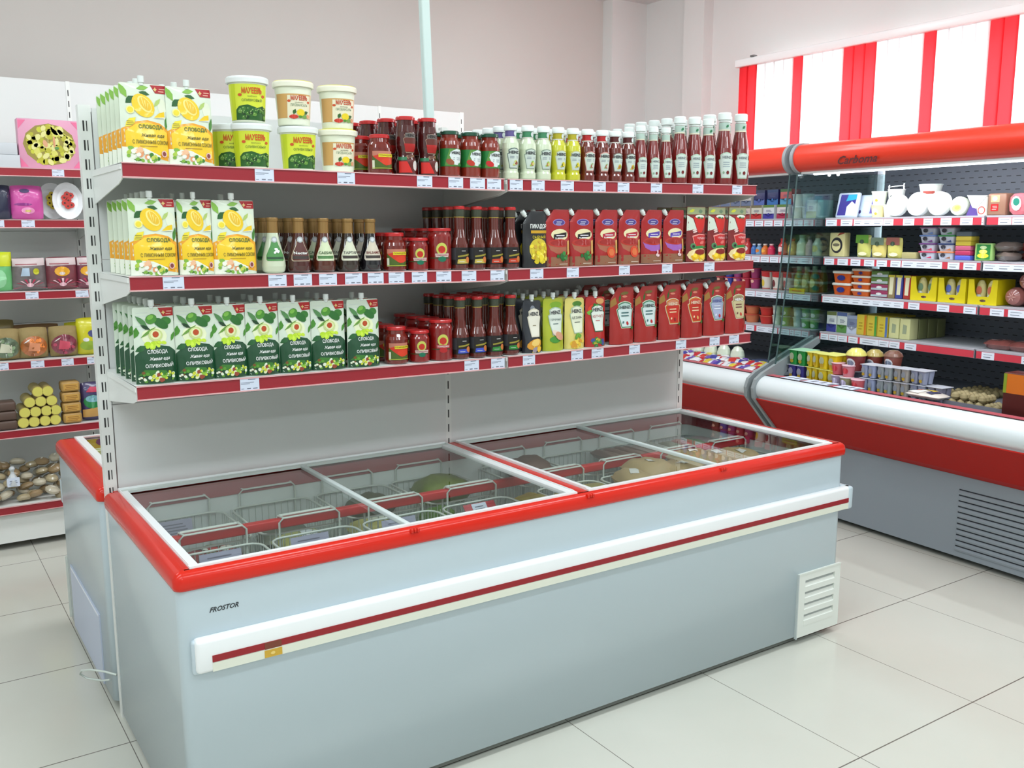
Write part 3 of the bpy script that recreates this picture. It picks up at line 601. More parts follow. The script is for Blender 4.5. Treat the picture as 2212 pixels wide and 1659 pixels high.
def squeeze(liq, neck, frame, fruit, capc=CAPW, tint=None):
    P = [(0, 0), (.024, 0), (.0275, .004), (.0275, .020), (.0245, .027), (.0245, .034), (.027, .050), (.0295, .100), (.0275, .118), (.021, .132), (.0185, .138), (.0185, .160)]
    def art(b, mp):
        keystone(b, .004, .034, .050, .068, mp, frame, C(198, 210, 200), 0, .0028, None, .006); b.text('HEINZ', -.013, .082, .034, .010, mp, LTXT, 3, 0, .04); lines(b, -.012, .018, .068, .077, 2, mp, C(140, 150, 160), 3, 4)
        blob(b, .008, .050, .010, mp, [C(*f) for f in fruit], 7, 3, 7, .5, .7)
        b.decal([(-.030, .139), (.030, .139), (.030, .160), (-.030, .160)], mp, neck, 0, .006); b.ell(.012, .149, .007, .009, mp, C(206, 216, 214), 2, 0, 10, .006); b.decal([(-.036, .136), (.036, .136), (.036, .1395), (-.036, .1395)], mp, C(206, 200, 190), 1, .006)
    return bottle('sauce_bottle', 'bottle', P, liq, [(.017, .158), (.0215, .159), (.0225, .164), (.022, .175), (.0195, .179), (0, .179)], capc, art, -.30, 22)
VIO = C(96, 84, 140); GRN = C(60, 130, 90)
@kind
def garlic_bottle(): return squeeze(WHS, VIO, C(90, 106, 104), [(196, 206, 100), (226, 230, 190), (150, 80, 50)])
@kind
def herb_bottle(): return squeeze(WHS, GRN, C(130, 150, 130), [(150, 190, 70), (196, 110, 80), (206, 206, 120)])
@kind
def mustard_bottle(): return squeeze(MUS, C(176, 164, 30), C(196, 190, 110), [(214, 200, 40), (90, 110, 40), (226, 206, 60)])
@kind
def pepper_bottle(): return squeeze(BBQ, C(176, 30, 34), C(206, 150, 140), [(150, 170, 110), (176, 60, 60), (200, 210, 190)])
@kind
def barbecue_bottle(): return squeeze(BBQ, C(84, 28, 28), C(110, 90, 84), [(206, 190, 60), (206, 90, 50), (150, 160, 60)])
def ketchup(r, H, square=False):
    k = H/.205; q = r/.0285
    P = [(0, 0), (.025*q, 0), (.028*q, .004), (.0285*q, .030*k), (.0285*q, .084*k), (.026*q, .104*k), (.020*q, .136*k), (.0175*q, .152*k), (.0165*q, .156*k), (.0165*q, .178*k)]
    def art(b, mp):
        keystone(b, .003, .018*k, .048*q, .074*k, mp, C(176, 200, 178), C(202, 214, 206), 0, .004, None, .006); b.text('HEINZ', -.010*q, .074*k, .026*q, .007*k, mp, C(104, 112, 118), 3, 0, .02)
        lines(b, -.012*q, .018*q, .050*k, .068*k, 3, mp, C(150, 164, 172), 3, 5); b.ell(.006*q, .034*k, .0045*q, .0055*k, mp, C(110, 24, 24), 4, 0, 8, .02); b.ell(-.006*q, .034*k, .003*q, .004*k, mp, C(130, 160, 130), 4, 0, 8, .02)
        b.decal([(-.032*q, .157*k), (.032*q, .157*k), (.032*q, .177*k), (-.032*q, .177*k)], mp, C(178, 200, 188), 0, .006)
        if r > .032: leaf(b, .006, .166*k, .008, .005, .8, mp, C(50, 120, 80), 2)
        b.decal([(-.034*q, .153*k), (.034*q, .153*k), (.034*q, .157*k), (-.034*q, .157*k)], mp, C(214, 206, 180), 1, .006)
    return bottle('ketchup_bottle', 'bottle', P, KET, [(.0150*q, .177*k), (.0150*q, .184*k), (.0195*q, .185*k), (.0195*q, .202*k), (.0175*q, H), (0, H)], M((232, 240, 236), .35, name='flip_cap_white'), art, -.35 if r < .032 else -.5, 22)
@kind
def small_ketchup(): return ketchup(.0265, .204)
@kind
def medium_ketchup(): return ketchup(.0325, .248)
@kind
def large_ketchup(): return ketchup(.0375, .277)
def dressing(liq, lab, edge, txt, txtc):
    P = [(0, 0), (.026, 0), (.033, .006), (.0355, .020), (.034, .036), (.027, .066), (.019, .098), (.0165, .116)]
    def art(b, mp):
        T = [(-.028, .040), (-.024, .036), (.024, .036), (.028, .040), (.027, .052), (.012, .080), (.008, .092), (-.008, .092), (-.012, .080), (-.027, .052)]
        if edge: b.decal([(x*1.1, .062+(z-.062)*1.08) for x, z in T], mp, edge, 0, .006)
        b.decal(T, mp, lab, 1, .006); b.ell(0, .097, .0085, .009, mp, C(170, 176, 176), 2, 0, 12, .006); b.ell(0, .097, .005, .0055, mp, C(206, 210, 214), 3, 0, 10, .006)
        if txt: b.text(txt, -.021, .054, .042, .008, mp, txtc, 3, 0, .02); b.decal([(-.024, .0405), (.024, .0405), (.026, .049), (-.026, .049)], mp, M((50, 40, 34), .5) if txt != 'CAESAR' else C(70, 120, 60), 2, .006)
        else: blob(b, 0, .062, .010, mp, [LW], 6, 3, 3, .35); b.decal([(-.024, .0405), (.024, .0405), (.026, .047), (-.026, .047)], mp, C(20, 70, 34), 2, .006)
    return bottle('salad_dressing_bottle', 'bottle', P, liq, [(.0155, .114), (.0165, .116), (.0158, .150), (.0175, .151), (.0175, .158), (.0165, .1605), (0, .1605)], M((150, 116, 66), .35, .3, name='gold_cap'), art, -.15, 22)
@kind
def yogurt_dressing(): return dressing(WHS, C(70, 136, 66), None, '', LW)
@kind
def nectar_dressing(): return dressing(M((70, 22, 16), .15, name='brown_dressing', coat=1.), C(84, 34, 26), C(214, 200, 170), 'Nectar', LW)
@kind
def caesar_dressing(): return dressing(M((84, 36, 20), .15, name='amber_dressing', coat=1.), C(206, 216, 178), C(214, 216, 190), 'CAESAR', C(60, 90, 50))
@kind
def tartar_dressing(): return dressing(M((44, 30, 20), .15, name='olive_dressing', coat=1.), C(210, 212, 186), C(220, 216, 196), 'ТАРТАР', LTXT)
@kind
def balsamic_dressing(): return dressing(M((16, 14, 20), .12, name='balsamic_dressing', coat=1.), C(206, 196, 176), C(214, 204, 190), 'BALSAMIC', C(110, 40, 34))
def tomato_paste(r, H, band):
    P = [(0, 0), (r-.004, 0), (r, .004), (r, H-.026), (r-.002, H-.020), (r-.005, H-.014), (r-.005, H-.006)]
    def art(b, mp):
        c = H*.46; b.ell(.006, c+.006, r*.46, r*.5, mp, C(196, 200, 90), 0, 0, 16, .006); b.ell(.006, c+.004, r*.30, r*.30, mp, C(190, 46, 30), 1, 0, 12, .006)
        b.decal([(-.014, c-r*.50), (.028, c-r*.50), (.030, c-r*.22), (-.016, c-r*.22)], mp, C(214, 190, 184) if band else C(180, 60, 60), 2, .006); b.text('ПОМИДОРКА', -.012, c-r*.44, .038, r*.16, mp, C(150, 30, 34) if band else LW, 3)
        b.decal([(-.034, c-r*.62), (.034, c-r*.62), (.034, c-r*.54), (-.034, c-r*.54)], mp, C(60, 70, 30), 1, .006); b.ell(.007, c-r*.66, r*.34, r*.22, mp, C(20, 110, 80) if band else C(176, 30, 34), 2, 0, 12, .006)
    return bottle('tomato_paste_jar', 'glass_jar', P, M((132, 20, 18), .14, name='tomato_paste_glass', coat=1.), lidprof(r-.001, H-.010, .010), REDLID, art, -.45, 24, 'lid')
@kind
def small_paste_jar(): return tomato_paste(.0335, .103, True)
@kind
def big_paste_jar(): return tomato_paste(.0400, .134, True)
@kind
def big_red_paste_jar(): return tomato_paste(.0400, .134, False)
def slim(c1):
    P = [(0, 0), (.027, 0), (.0305, .005), (.0305, .070), (.029, .082), (.0215, .104), (.0170, .130), (.0165, .170), (.0175, .176), (.018, .196)]
    def art(b, mp):
        b.decal([(-.046, .016), (.034, .016), (.034, .072), (-.046, .072)], mp, C(30, 24, 22), 0, .006); b.decal([(-.042, .032), (-.018, .032), (-.018, .070), (-.042, .070)], mp, C(60, 62, 66), 1, .006)
        b.ell(.010, .062, .014, .008, mp, C(16, 16, 18), 1, 0, 12, .006); lines(b, .0, .018, .060, .064, 1, mp, C(226, 220, 214), 3)
        b.decal([(-.012, .040), (.032, .046), (.032, .052), (-.012, .045)], mp, C(150, 140, 50), 2, .006); b.decal([(-.014, .020), (.030, .020), (.032, .036), (-.012, .033)], mp, c1, 2, .006); b.ell(.024, .032, .009, .011, mp, C(206, 120, 60), 3, .4, 10, .006); lines(b, -.008, .014, .025, .029, 1, mp, C(214, 220, 214), 4)
        b.decal([(-.040, .171), (.040, .171), (.040, .195), (-.040, .195)], mp, C(64, 60, 50) if c1 is SLR else C(60, 66, 50), 0, .006); b.decal([(-.040, .169), (.040, .169), (.040, .1715), (-.040, .1715)], mp, C(176, 150, 60), 1, .006)
    return bottle('slim_ketchup_bottle', 'glass_bottle', P, M((92, 30, 22), .12, name='spicy_ketchup_glass', coat=1.), lidprof(.0195, .195, .011), REDLID, art, -.30, 22, 'lid')
SLR = C(196, 60, 30); SLY = C(196, 176, 80); SLB = C(60, 80, 190); SLG = C(40, 130, 50)
@kind
def slim_yellow(): return slim(SLY)
@kind
def slim_orange(): return slim(SLR)
@kind
def slim_blue(): return slim(SLB)
@kind
def slim_green(): return slim(SLG)
# red pouches with a slanting spout
def art_red(tag_c, fruit, kind_):
    def art(b, mp, hw, H):
        b.ell(.002, H-.045, hw*.52, .012, mp, C(150, 130, 190), 0, 0, 14); b.ell(.002, H-.045, hw*.46, .0095, mp, C(70, 60, 130), 1, 0, 14); lines(b, -hw*.26, hw*.3, H-.052, H-.038, 2, mp, C(196, 196, 214), 2)
        b.ell(.004, H-.088, hw*.72, .020, mp, C(226, 216, 170), 0, 0, 16); b.decal([(-hw*.48, H-.104), (hw*.62, H-.095), (hw*.66, H-.079), (-hw*.44, H-.087)], mp, tag_c, 2); lines(b, -hw*.38, hw*.5, H-.101, H-.084, 2, mp, C(226, 220, 226), 3)
        b.ell(0, .082, hw*.9, .014, mp, C(176, 40, 26), 1, 0, 18); b.ell(0, .083, hw*.74, .010, mp, C(150, 26, 18), 2, 0, 16)
        b.decal([(-hw*.9, .080), (hw*.9, .080), (hw*.75, .058), (hw*.35, .046), (-hw*.35, .046), (-hw*.75, .058)], mp, C(150, 90, 170) if kind_ == 'violet' else C(160, 90, 64), 0)
        b.decal([(-hw, 0), (hw, 0), (hw, .034), (-hw, .034)], mp, C(140, 96, 70), 0)
        if kind_ == 'green': blob(b, hw*.1, .036, .020, mp, [C(30, 100, 44), C(56, 132, 60)], 12, 3, 2, .35, .6)
        elif kind_ == 'tomato': b.ell(hw*.15, .046, .021, .021, mp, C(206, 66, 34), 3, 0, 14); b.ell(hw*.15, .046, .014, .014, mp, C(214, 110, 60), 4, 0, 6)
        else: blob(b, hw*.25, .036, .012, mp, [C(214, 170, 176), C(236, 214, 214)], 6, 3, 6, .5, .7)
        b.decal([(hw*.55, .040), (hw*.8, .044), (hw*.84, .092), (hw*.62, .088)], mp, C(206, 160, 90), 4); lines(b, -hw*.2, hw*.8, .008, .014, 1, mp, C(214, 200, 180), 3)
    return art
REDP = C(160, 20, 22, coat=.4)
def redpouch(a, k): return pouch(.106, .199, .022, REDP, art_red(a, None, k), (.034, .042), (-.040, -.72, SPW), rootname='ketchup_pouch', spz=-.016)
@kind
def green_herb_pouch(): return redpouch(C(30, 24, 24), 'green')
@kind
def tomato_pouch(): return redpouch(C(176, 40, 60), 'tomato')
@kind
def garlic_pouch(): return redpouch(C(84, 60, 160), 'violet')
def art_pasta_pouch(b, mp, hw, H):
    b.decal([(-hw, H-.002), (hw, H-.002), (hw, H-.030), (-hw, H-.030)], mp, C(150, 160, 120), 0); leaf(b, -hw*.5, H-.016, .016, .006, .3, mp, C(200, 206, 60), 1); leaf(b, hw*.4, H-.018, .012, .008, .1, mp, C(100, 130, 100), 1)
    b.decal([(-hw, .118), (-hw*.1, .128), (-hw*.4, .165), (-hw, .180)], mp, C(206, 216, 200), 0); b.ell(hw*.3, H-.038, hw*.5, .007, mp, C(226, 232, 220), 2)
    b.decal([(-hw*.35, H-.040), (hw*.95, H-.040), (hw*.75, .130), (hw*.45, .112), (hw*.1, .112), (-hw*.1, .130)], mp, C(204, 40, 32), 1)
    blob(b, hw*.3, H-.044, .014, mp, [C(50, 110, 50)], 6, 3, 4, .25, .25); b.ell(-hw*.3, .122, .012, .004, mp, C(226, 196, 190), 3, .3); b.ell(-hw*.25, .115, .012, .003, mp, C(226, 196, 190), 3, .3)
    b.decal([(-hw*.45, .066), (hw*.98, .064), (hw*.98, .104), (hw*.2, .108), (-hw*.55, .100)], mp, C(226, 150, 140), 2); b.decal([(-hw*.38, .060), (hw*.98, .058), (hw*.98, .101), (hw*.2, .104), (-hw*.48, .096)], mp, C(186, 34, 32), 3); b.text('ЧУМАК', -hw*.1, .086, hw*.95, .009, mp, C(230, 180, 180), 4, 0, .02); b.ell(hw*.35, .074, .014, .006, mp, C(214, 110, 100), 5, .3)
    b.ell(-hw*.55, .060, .012, .012, mp, C(70, 130, 80), 4); b.ell(-hw*.55, .060, .006, .006, mp, C(24, 40, 24), 5); b.decal([(-hw*.5, .050), (hw, .054), (hw, .064), (-hw*.3, .060)], mp, C(40, 130, 60), 3)
    b.ell(0, .026, hw*.96, .028, mp, C(226, 206, 150), 1); blob(b, 0, .020, .034, mp, [C(236, 196, 30), C(226, 176, 24), C(244, 214, 60)], 26, 2, 9, .22, .55); b.ell(hw*.1, .038, hw*.55, .011, mp, C(130, 30, 20), 6)
@kind
def pasta_sauce_pouch(): return pouch(.100, .212, .022, C(120, 20, 22, coat=.5), art_pasta_pouch, None, None, rootname='ketchup_pouch', rnd=.003)
def art_black_pasta(b, mp, hw, H):
    b.text('ПИКАДОР', -hw*.45, H-.062, hw*1.35, .018, mp, LW, 1, 0, .02); b.decal([(-hw*.42, H-.076), (hw*.9, H-.076), (hw*.9, H-.066), (-hw*.42, H-.066)], mp, C(196, 150, 30), 1); b.text('СЫРНЫЙ', -hw*.3, H-.094, hw*1.1, .013, mp, C(206, 186, 40), 1, 0, .01)
    b.ell(hw*.15, .060, hw*.78, .040, mp, C(196, 176, 40), 1, .5, 18); blob(b, hw*.15, .052, .038, mp, [C(226, 206, 40), C(206, 186, 36), C(240, 224, 90), C(190, 150, 30)], 34, 2, 21, .2, 1.)
@kind
def black_pasta_pouch(): return pouch(.104, .193, .022, C(22, 24, 28, coat=.5), art_black_pasta, (.034, .042), (-.040, -.72, SPW), rootname='sauce_pouch', spz=-.016)
def hz(bg, outer, inner, lay_txt, sub, food, seed, txtc=LTXT):
    def art(b, mp, hw, H):
        for f in food: f(b, mp, hw, H)
        keystone(b, hw*.12, .055, hw*1.45, .100, mp, outer, inner, 2, .0035); b.text('HEINZ', -hw*.36, .129, hw*.95, .013, mp, txtc, 5, 0, .03)
        if lay_txt: b.text(lay_txt, -hw*.40, .106, hw*1.0, .0105, mp, sub, 5, 0, .0)
        lines(b, -hw*.2, hw*.4, .094, .1, 1, mp, sub, 5, seed)
    return art
@kind
def black_dip_pouch():
    f = [lambda b, mp, hw, H: (b.ell(0, .030, hw*.8, .018, mp, C(214, 150, 50), 4, .3), b.ell(hw*.1, .036, hw*.5, .012, mp, C(236, 200, 110), 5, .3), blob(b, 0, .012, .022, mp, [C(226, 206, 90), C(150, 140, 150), C(236, 190, 60)], 9, 4, 3, .4, .5), b.ell(0, H-.030, .010, .012, mp, C(120, 126, 136), 1))]
    return pouch(.078, .183, .022, C(34, 38, 46, coat=.5), hz(None, C(206, 200, 180), C(226, 222, 206), '', C(150, 140, 110), f, 2), None, (0, 0, SPW), rootname='sauce_pouch', rnd=.012)
@kind
def lime_pouch():
    f = [lambda b, mp, hw, H: (b.ell(hw*.2, H-.024, hw*.6, .012, mp, C(120, 160, 40), 0), b.ell(hw*.3, .052, hw*.42, .014, mp, C(206, 150, 120), 7, -.6), b.ell(hw*.1, .060, hw*.5, .010, mp, C(226, 206, 190), 6, -.5), b.ell(-hw*.1, .040, hw*.5, .012, mp, C(70, 140, 50), 2))]
    return pouch(.092, .186, .022, C(166, 176, 34, coat=.5), hz(None, C(170, 190, 170), C(214, 222, 210), 'ГОРЧИЧНЫЙ', C(60, 90, 90), f, 3), None, (0, 0, SPW), rootname='sauce_pouch', rnd=.012)
@kind
def cheese_pouch():
    f = [lambda b, mp, hw, H: (b.ell(hw*.2, H-.022, hw*.5, .010, mp, C(70, 120, 40), 0), blob(b, -hw*.1, .046, .016, mp, [C(90, 150, 50), C(120, 170, 60)], 7, 6, 3, .4, .4), blob(b, 0, .020, .026, mp, [C(226, 190, 50), C(236, 206, 80), C(206, 150, 50)], 14, 1, 8, .35, .6))]
    return pouch(.090, .183, .022, C(214, 200, 110, coat=.5), hz(None, C(170, 190, 160), C(222, 226, 200), 'ЦЕЗАРЬ', C(60, 70, 60), f, 4), None, (0, 0, SPW), rootname='sauce_pouch', rnd=.012)
@kind
def red_kids_pouch():
    f = [lambda b, mp, hw, H: (b.ell(-hw*.1, H-.048, hw*.7, .022, mp, C(206, 60, 34), 0), blob(b, -hw*.1, H-.030, .014, mp, [C(40, 110, 40), C(70, 150, 60)], 7, 1, 2, .4, .3), b.ell(hw*.4, H-.016, hw*.42, .011, mp, C(206, 150, 90), 2), b.ell(-hw*.1, .125, hw*.8, .012, mp, C(110, 170, 60), 1), blob(b, 0, .016, .030, mp, [C(70, 140, 50), C(60, 80, 140), C(214, 190, 60), C(60, 120, 60)], 22, 1, 4, .25, .5))]
    return pouch(.092, .182, .022, C(176, 34, 28, coat=.5), hz(None, C(60, 100, 70), C(222, 228, 218), 'КЕТЧУП', C(176, 50, 60), f, 5), None, (0, 0, SPW), rootname='ketchup_pouch', rnd=.012)
def redhz(outer, inner, top, sub, dot, tc=LTXT):
    def art(b, mp, hw, H):
        leaf(b, -hw*.25, H-.040, .016, .005, 1.3, mp, C(50, 90, 34), 0); b.ell(hw*.15, H-.022, hw*.34, .006, mp, C(110, 96, 40), 1, .1); b.ell(hw*.15, H-.034, hw*.22, .004, mp, C(206, 120, 100), 1); b.decal([(-hw, H-.05), (-hw*.6, H-.035), (-hw*.5, H-.06), (-hw, H-.075)], mp, C(150, 110, 50), 0)
        keystone(b, hw*.14, .060, hw*1.42, .100, mp, C(218, 220, 196), outer, 1, .002, None, .010)
        keystone(b, hw*.14, .064, hw*1.26, .091, mp, outer, inner, 2, .0015, top, .010); b.text('HEINZ', -hw*.28, .132, hw*.84, .011, mp, tc, 6, 0, .03)
        lines(b, -hw*.26, hw*.52, .104, .126, 2, mp, sub, 6, 3); b.ell(hw*.22, .078, .0055, .007, mp, dot, 6); leaf(b, -hw*.12, .082, .006, .004, .8, mp, sub, 6); leaf(b, hw*.62, .060, .010, .006, .7, mp, C(40, 110, 40), 6)
    return pouch(.114, .211, .023, C(158, 26, 20, coat=.4), art, (.036, .046), (-.043, -.72, SPW), rootname='ketchup_pouch', spz=-.018)
@kind
def classic_ketchup_pouch(): return redhz(C(70, 120, 90), C(204, 218, 216), C(178, 204, 196), C(70, 110, 110), C(176, 30, 34))
@kind
def hot_ketchup_pouch(): return redhz(C(196, 120, 40), C(190, 40, 26), C(200, 130, 100), C(226, 190, 150), C(130, 40, 30), C(226, 206, 180))
@kind
def hot_ketchup_pouch_gold(): return redhz(C(206, 130, 40), C(186, 44, 28), C(196, 70, 50), C(226, 190, 150), C(206, 160, 90), C(226, 206, 180))
@kind
def garlic_ketchup_pouch(): return redhz(C(110, 140, 120), C(160, 168, 196), C(140, 150, 180), C(214, 218, 230), C(176, 40, 50), C(90, 96, 150))
@kind
def grill_ketchup_pouch(): return redhz(C(176, 160, 110), C(196, 184, 140), C(150, 130, 100), C(110, 60, 60), C(190, 50, 40), C(240, 240, 236))

# ------------------------------------------------------------------ fill the three shelves
LV = ('top', 'middle', 'bottom')
CNT = {}
def row(lv, kd, x, n, y0, dy, desc, cat, grp, rowname, dx=0., jit=.002, h=0., rz=0., sc=None):
    """a row of n things going back from the shelf edge"""
    R = random.Random(int(x*1000)+lv)
    for i in range(n):
        xx = x+dx*i+(R.random()-.5)*2*jit*(i > 0); y = y0+dy*i
        lab = desc+', '+('frontmost' if i == 0 else ORD[i+1]+' back')+('' if rowname in ('own', 'only') else ', %s row' % rowname)+', %s shelf' % LV[lv]
        place(kd, (xx, y, zs(lv, xx)+h), lab, cat, grp, rz+(R.random()-.5)*.06, sc)
LP = 'yellow lemon mayonnaise pouch'; GLP = 'yellow lemon mayonnaise pouches'
row(0, 'lemon_pouch', .113, 6, .500, .058, LP, 'mayonnaise pouch', GLP, 'leftmost', -.0003, .0015)
row(0, 'lemon_pouch', .231, 3, .500, .062, LP, 'mayonnaise pouch', GLP, 'second', -.018)
row(1, 'lemon_pouch', .116, 5, .500, .064, LP, 'mayonnaise pouch', GLP, 'leftmost', -.0006, .0015)
row(1, 'lemon_pouch', .232, 4, .503, .070, LP, 'mayonnaise pouch', GLP, 'second', -.010, sc=(.80, 1, 1))
row(1, 'lemon_pouch', .338, 2, .500, .10, LP, 'mayonnaise pouch', GLP, 'third', .0)
for i, (x, n) in enumerate(((.103, 5), (.212, 3), (.311, 3), (.408, 3), (.508, 3), (.613, 3), (.730, 2))):
    row(2, 'olive_pouch', x, n, .500, .062, 'green olive mayonnaise pouch', 'mayonnaise pouch', 'green olive mayonnaise pouches', 'leftmost' if i == 0 else ORD[i+1], -.0005 if i == 0 else -.005, sc=(.92 if 1 < i < 5 else 1, 1, 1))
TL = [('green_tub', .417, .545, 0, 'olive green mayonnaise tub standing on the shelf below another white-lidded tub'), ('green_tub', .372, .600, 0, 'olive green mayonnaise tub half hidden behind the leftmost front tub'), ('green_tub', .558, .545, 0, 'olive green mayonnaise tub carrying a yellow-lidded cream tub on its lid'), ('cream_tub', .684, .545, 0, 'cream mayonnaise tub with yellow lid carrying another cream tub'),
      ('green_tub', .412, .545, .128, 'olive green mayonnaise tub on top of the stack beside the yellow pouches'), ('cream_tub', .548, .545, .1285, 'cream yellow-lidded mayonnaise tub standing on a green tub'), ('cream_tub', .686, .545, .1265, 'cream yellow-lidded mayonnaise tub standing on another cream tub')]
for kd, x, y, h, lab in TL: place(kd, (x, y, zs(0, x)+h*1.0), lab, 'mayonnaise tub', 'stacked mayonnaise tubs on the top shelf', (x-.5)*.2)
VJ = 'jars of vegetable sauce with red lids'
row(0, 'vegetable_jar', .811, 2, .518, .080, 'red lidded vegetable sauce jar with green label', 'sauce jar', VJ, 'only', -.030)
row(0, 'tall_sauce_jar', .895, 4, .505, .085, 'tall dark red waisted pasta sauce jar with red lid', 'sauce jar', 'tall dark sauce jars', 'left', -.022)
row(0, 'tall_sauce_jar', .972, 4, .505, .085, 'tall dark red waisted pasta sauce jar with red lid', 'sauce jar', 'tall dark sauce jars', 'right', -.006)
for i, (k, x) in enumerate((('basil_jar', 1.056), ('tomato_jar', 1.134), ('chilli_jar', 1.209))):
    row(0, k, x, 2, .510, .085, 'green lidded orange sauce jar with white shield', 'sauce jar', 'green lidded sauce jars', ('left', 'middle', 'right')[i])
BT = [('garlic_bottle', 1.287, 5, 'white sauce bottle with violet neck'), ('herb_bottle', 1.357, 5, 'white sauce bottle with green neck'), ('herb_bottle', 1.422, 5, 'white sauce bottle with green neck'), ('mustard_bottle', 1.485, 4, 'yellow mustard sauce bottle'), ('mustard_bottle', 1.549, 4, 'yellow mustard sauce bottle'),
      ('pepper_bottle', 1.614, 4, 'brown sauce bottle with red neck'), ('pepper_bottle', 1.680, 4, 'brown sauce bottle with red neck'), ('barbecue_bottle', 1.740, 4, 'brown sauce bottle with dark neck'), ('barbecue_bottle', 1.802, 4, 'brown sauce bottle with dark neck')]
seen = {}
for k, x, n, d in BT:
    seen[k] = seen.get(k, 0)+1; rn = 'only' if k == 'garlic_bottle' else ('left' if seen[k] == 1 else 'right')
    row(0, k, x, n, .500, .068, d, 'sauce bottle', 'small white capped sauce bottles', rn)
for i, x in enumerate((1.862, 1.925, 1.988)): row(0, 'small_ketchup', x, 4, .500, .066, 'small slim ketchup bottle', 'ketchup bottle', 'small ketchup bottles', ('left', 'middle', 'right')[i])
for i, x in enumerate((2.063, 2.139, 2.213)): row(0, 'medium_ketchup', x, 5, .505, .073, 'medium ketchup bottle', 'ketchup bottle', 'medium ketchup bottles', ('left', 'middle', 'right')[i])
for i, x in enumerate((2.306, 2.398)): row(0, 'large_ketchup', x, 4, .510, .083, 'large ketchup bottle with leaf on neck', 'ketchup bottle', 'large ketchup bottles', ('left', 'right')[i])
for k, x, d in (('yogurt_dressing', .456, 'white salad dressing bottle with green label'), ('nectar_dressing', .535, 'dark brown salad dressing bottle with brown label'), ('caesar_dressing', .614, 'amber salad dressing bottle with green cream label'), ('tartar_dressing', .693, 'dark olive salad dressing bottle with cream label'), ('balsamic_dressing', .769, 'black salad dressing bottle')):
    row(1, k, x, 4, .512, .080, d, 'salad dressing', 'gold capped salad dressing bottles', 'own')
for lv, bg in ((1, 'big_paste_jar'), (2, 'big_red_paste_jar')):
    row(lv, 'vegetable_jar', .852, 3, .515, .085, 'red lidded jar with green and yellow label', 'sauce jar', VJ, 'own')
    row(lv, 'small_paste_jar', .934, 3, .510, .075, 'small tomato paste jar with red lid', 'tomato paste', 'tomato paste jars', 'own')
    row(lv, bg, 1.016, 4, .515, .086, 'larger tomato paste jar with red lid', 'tomato paste', 'tomato paste jars', 'own')
    ks = ('slim_yellow', 'slim_yellow', 'slim_orange', 'slim_orange') if lv == 1 else ('slim_blue', 'slim_blue', 'slim_green', 'slim_green')
    for i, x in enumerate((1.086, 1.153, 1.221, 1.288)):
        row(lv, ks[i], x, 4, .505, .072, 'tall slim ketchup bottle, %s label' % ks[i][5:], 'ketchup bottle', 'slim glass ketchup bottles', ORD[i+1])
row(1, 'black_pasta_pouch', 1.386, 4, .500, .060, 'black cheese sauce pouch with pasta picture', 'sauce pouch', 'sauce pouches with slanting spouts', 'own', .0)
for i, (k, x, d) in enumerate((('green_herb_pouch', 1.484, 'red pouch with green herbs'), ('green_herb_pouch', 1.591, 'red pouch with green herbs'), ('tomato_pouch', 1.705, 'red pouch with tomato'), ('tomato_pouch', 1.815, 'red pouch with tomato'), ('garlic_pouch', 1.925, 'red pouch with violet band'), ('garlic_pouch', 2.037, 'red pouch with violet band'))):
    row(1, k, x, 3, .500, .085, d, 'ketchup pouch', 'red ketchup pouches with slanting spouts', 'left' if i % 2 == 0 else 'right', .004)
for i, x in enumerate((2.155, 2.268, 2.385)): row(1, 'pasta_sauce_pouch', x, 3, .500, .085, 'dark red pouch with tomato and pasta picture', 'ketchup pouch', 'pasta sauce pouches at the shelf end', ('left', 'middle', 'right')[i])
row(2, 'black_dip_pouch', 1.376, 5, .503, .060, 'black pouch with white shield', 'sauce pouch', 'upright spouted sauce pouches', 'own', .004)
row(2, 'lime_pouch', 1.468, 5, .503, .060, 'lime green sauce pouch with white shield', 'sauce pouch', 'upright spouted sauce pouches', 'own', .004)
row(2, 'cheese_pouch', 1.564, 5, .503, .060, 'pale yellow sauce pouch with white shield', 'sauce pouch', 'upright spouted sauce pouches', 'own', .004)
row(2, 'red_kids_pouch', 1.660, 4, .503, .060, 'red spouted pouch with vegetables along its foot', 'ketchup pouch', 'upright spouted sauce pouches', 'own', .004)
for i, (k, x, d) in enumerate((('classic_ketchup_pouch', 1.785, 'red pouch with pale green shield'), ('classic_ketchup_pouch', 1.905, 'red pouch with pale green shield'), ('hot_ketchup_pouch', 2.028, 'red pouch with red and gold shield'), ('hot_ketchup_pouch_gold', 2.148, 'red pouch with gold rimmed red shield'), ('garlic_ketchup_pouch', 2.270, 'red pouch with lilac grey shield'), ('grill_ketchup_pouch', 2.393, 'red pouch with beige shield'))):
    row(2, k, x, 3, .500, .10, d, 'ketchup pouch', 'tall red ketchup pouches', ('left', 'right', 'own', 'own', 'own', 'own')[i], .0)

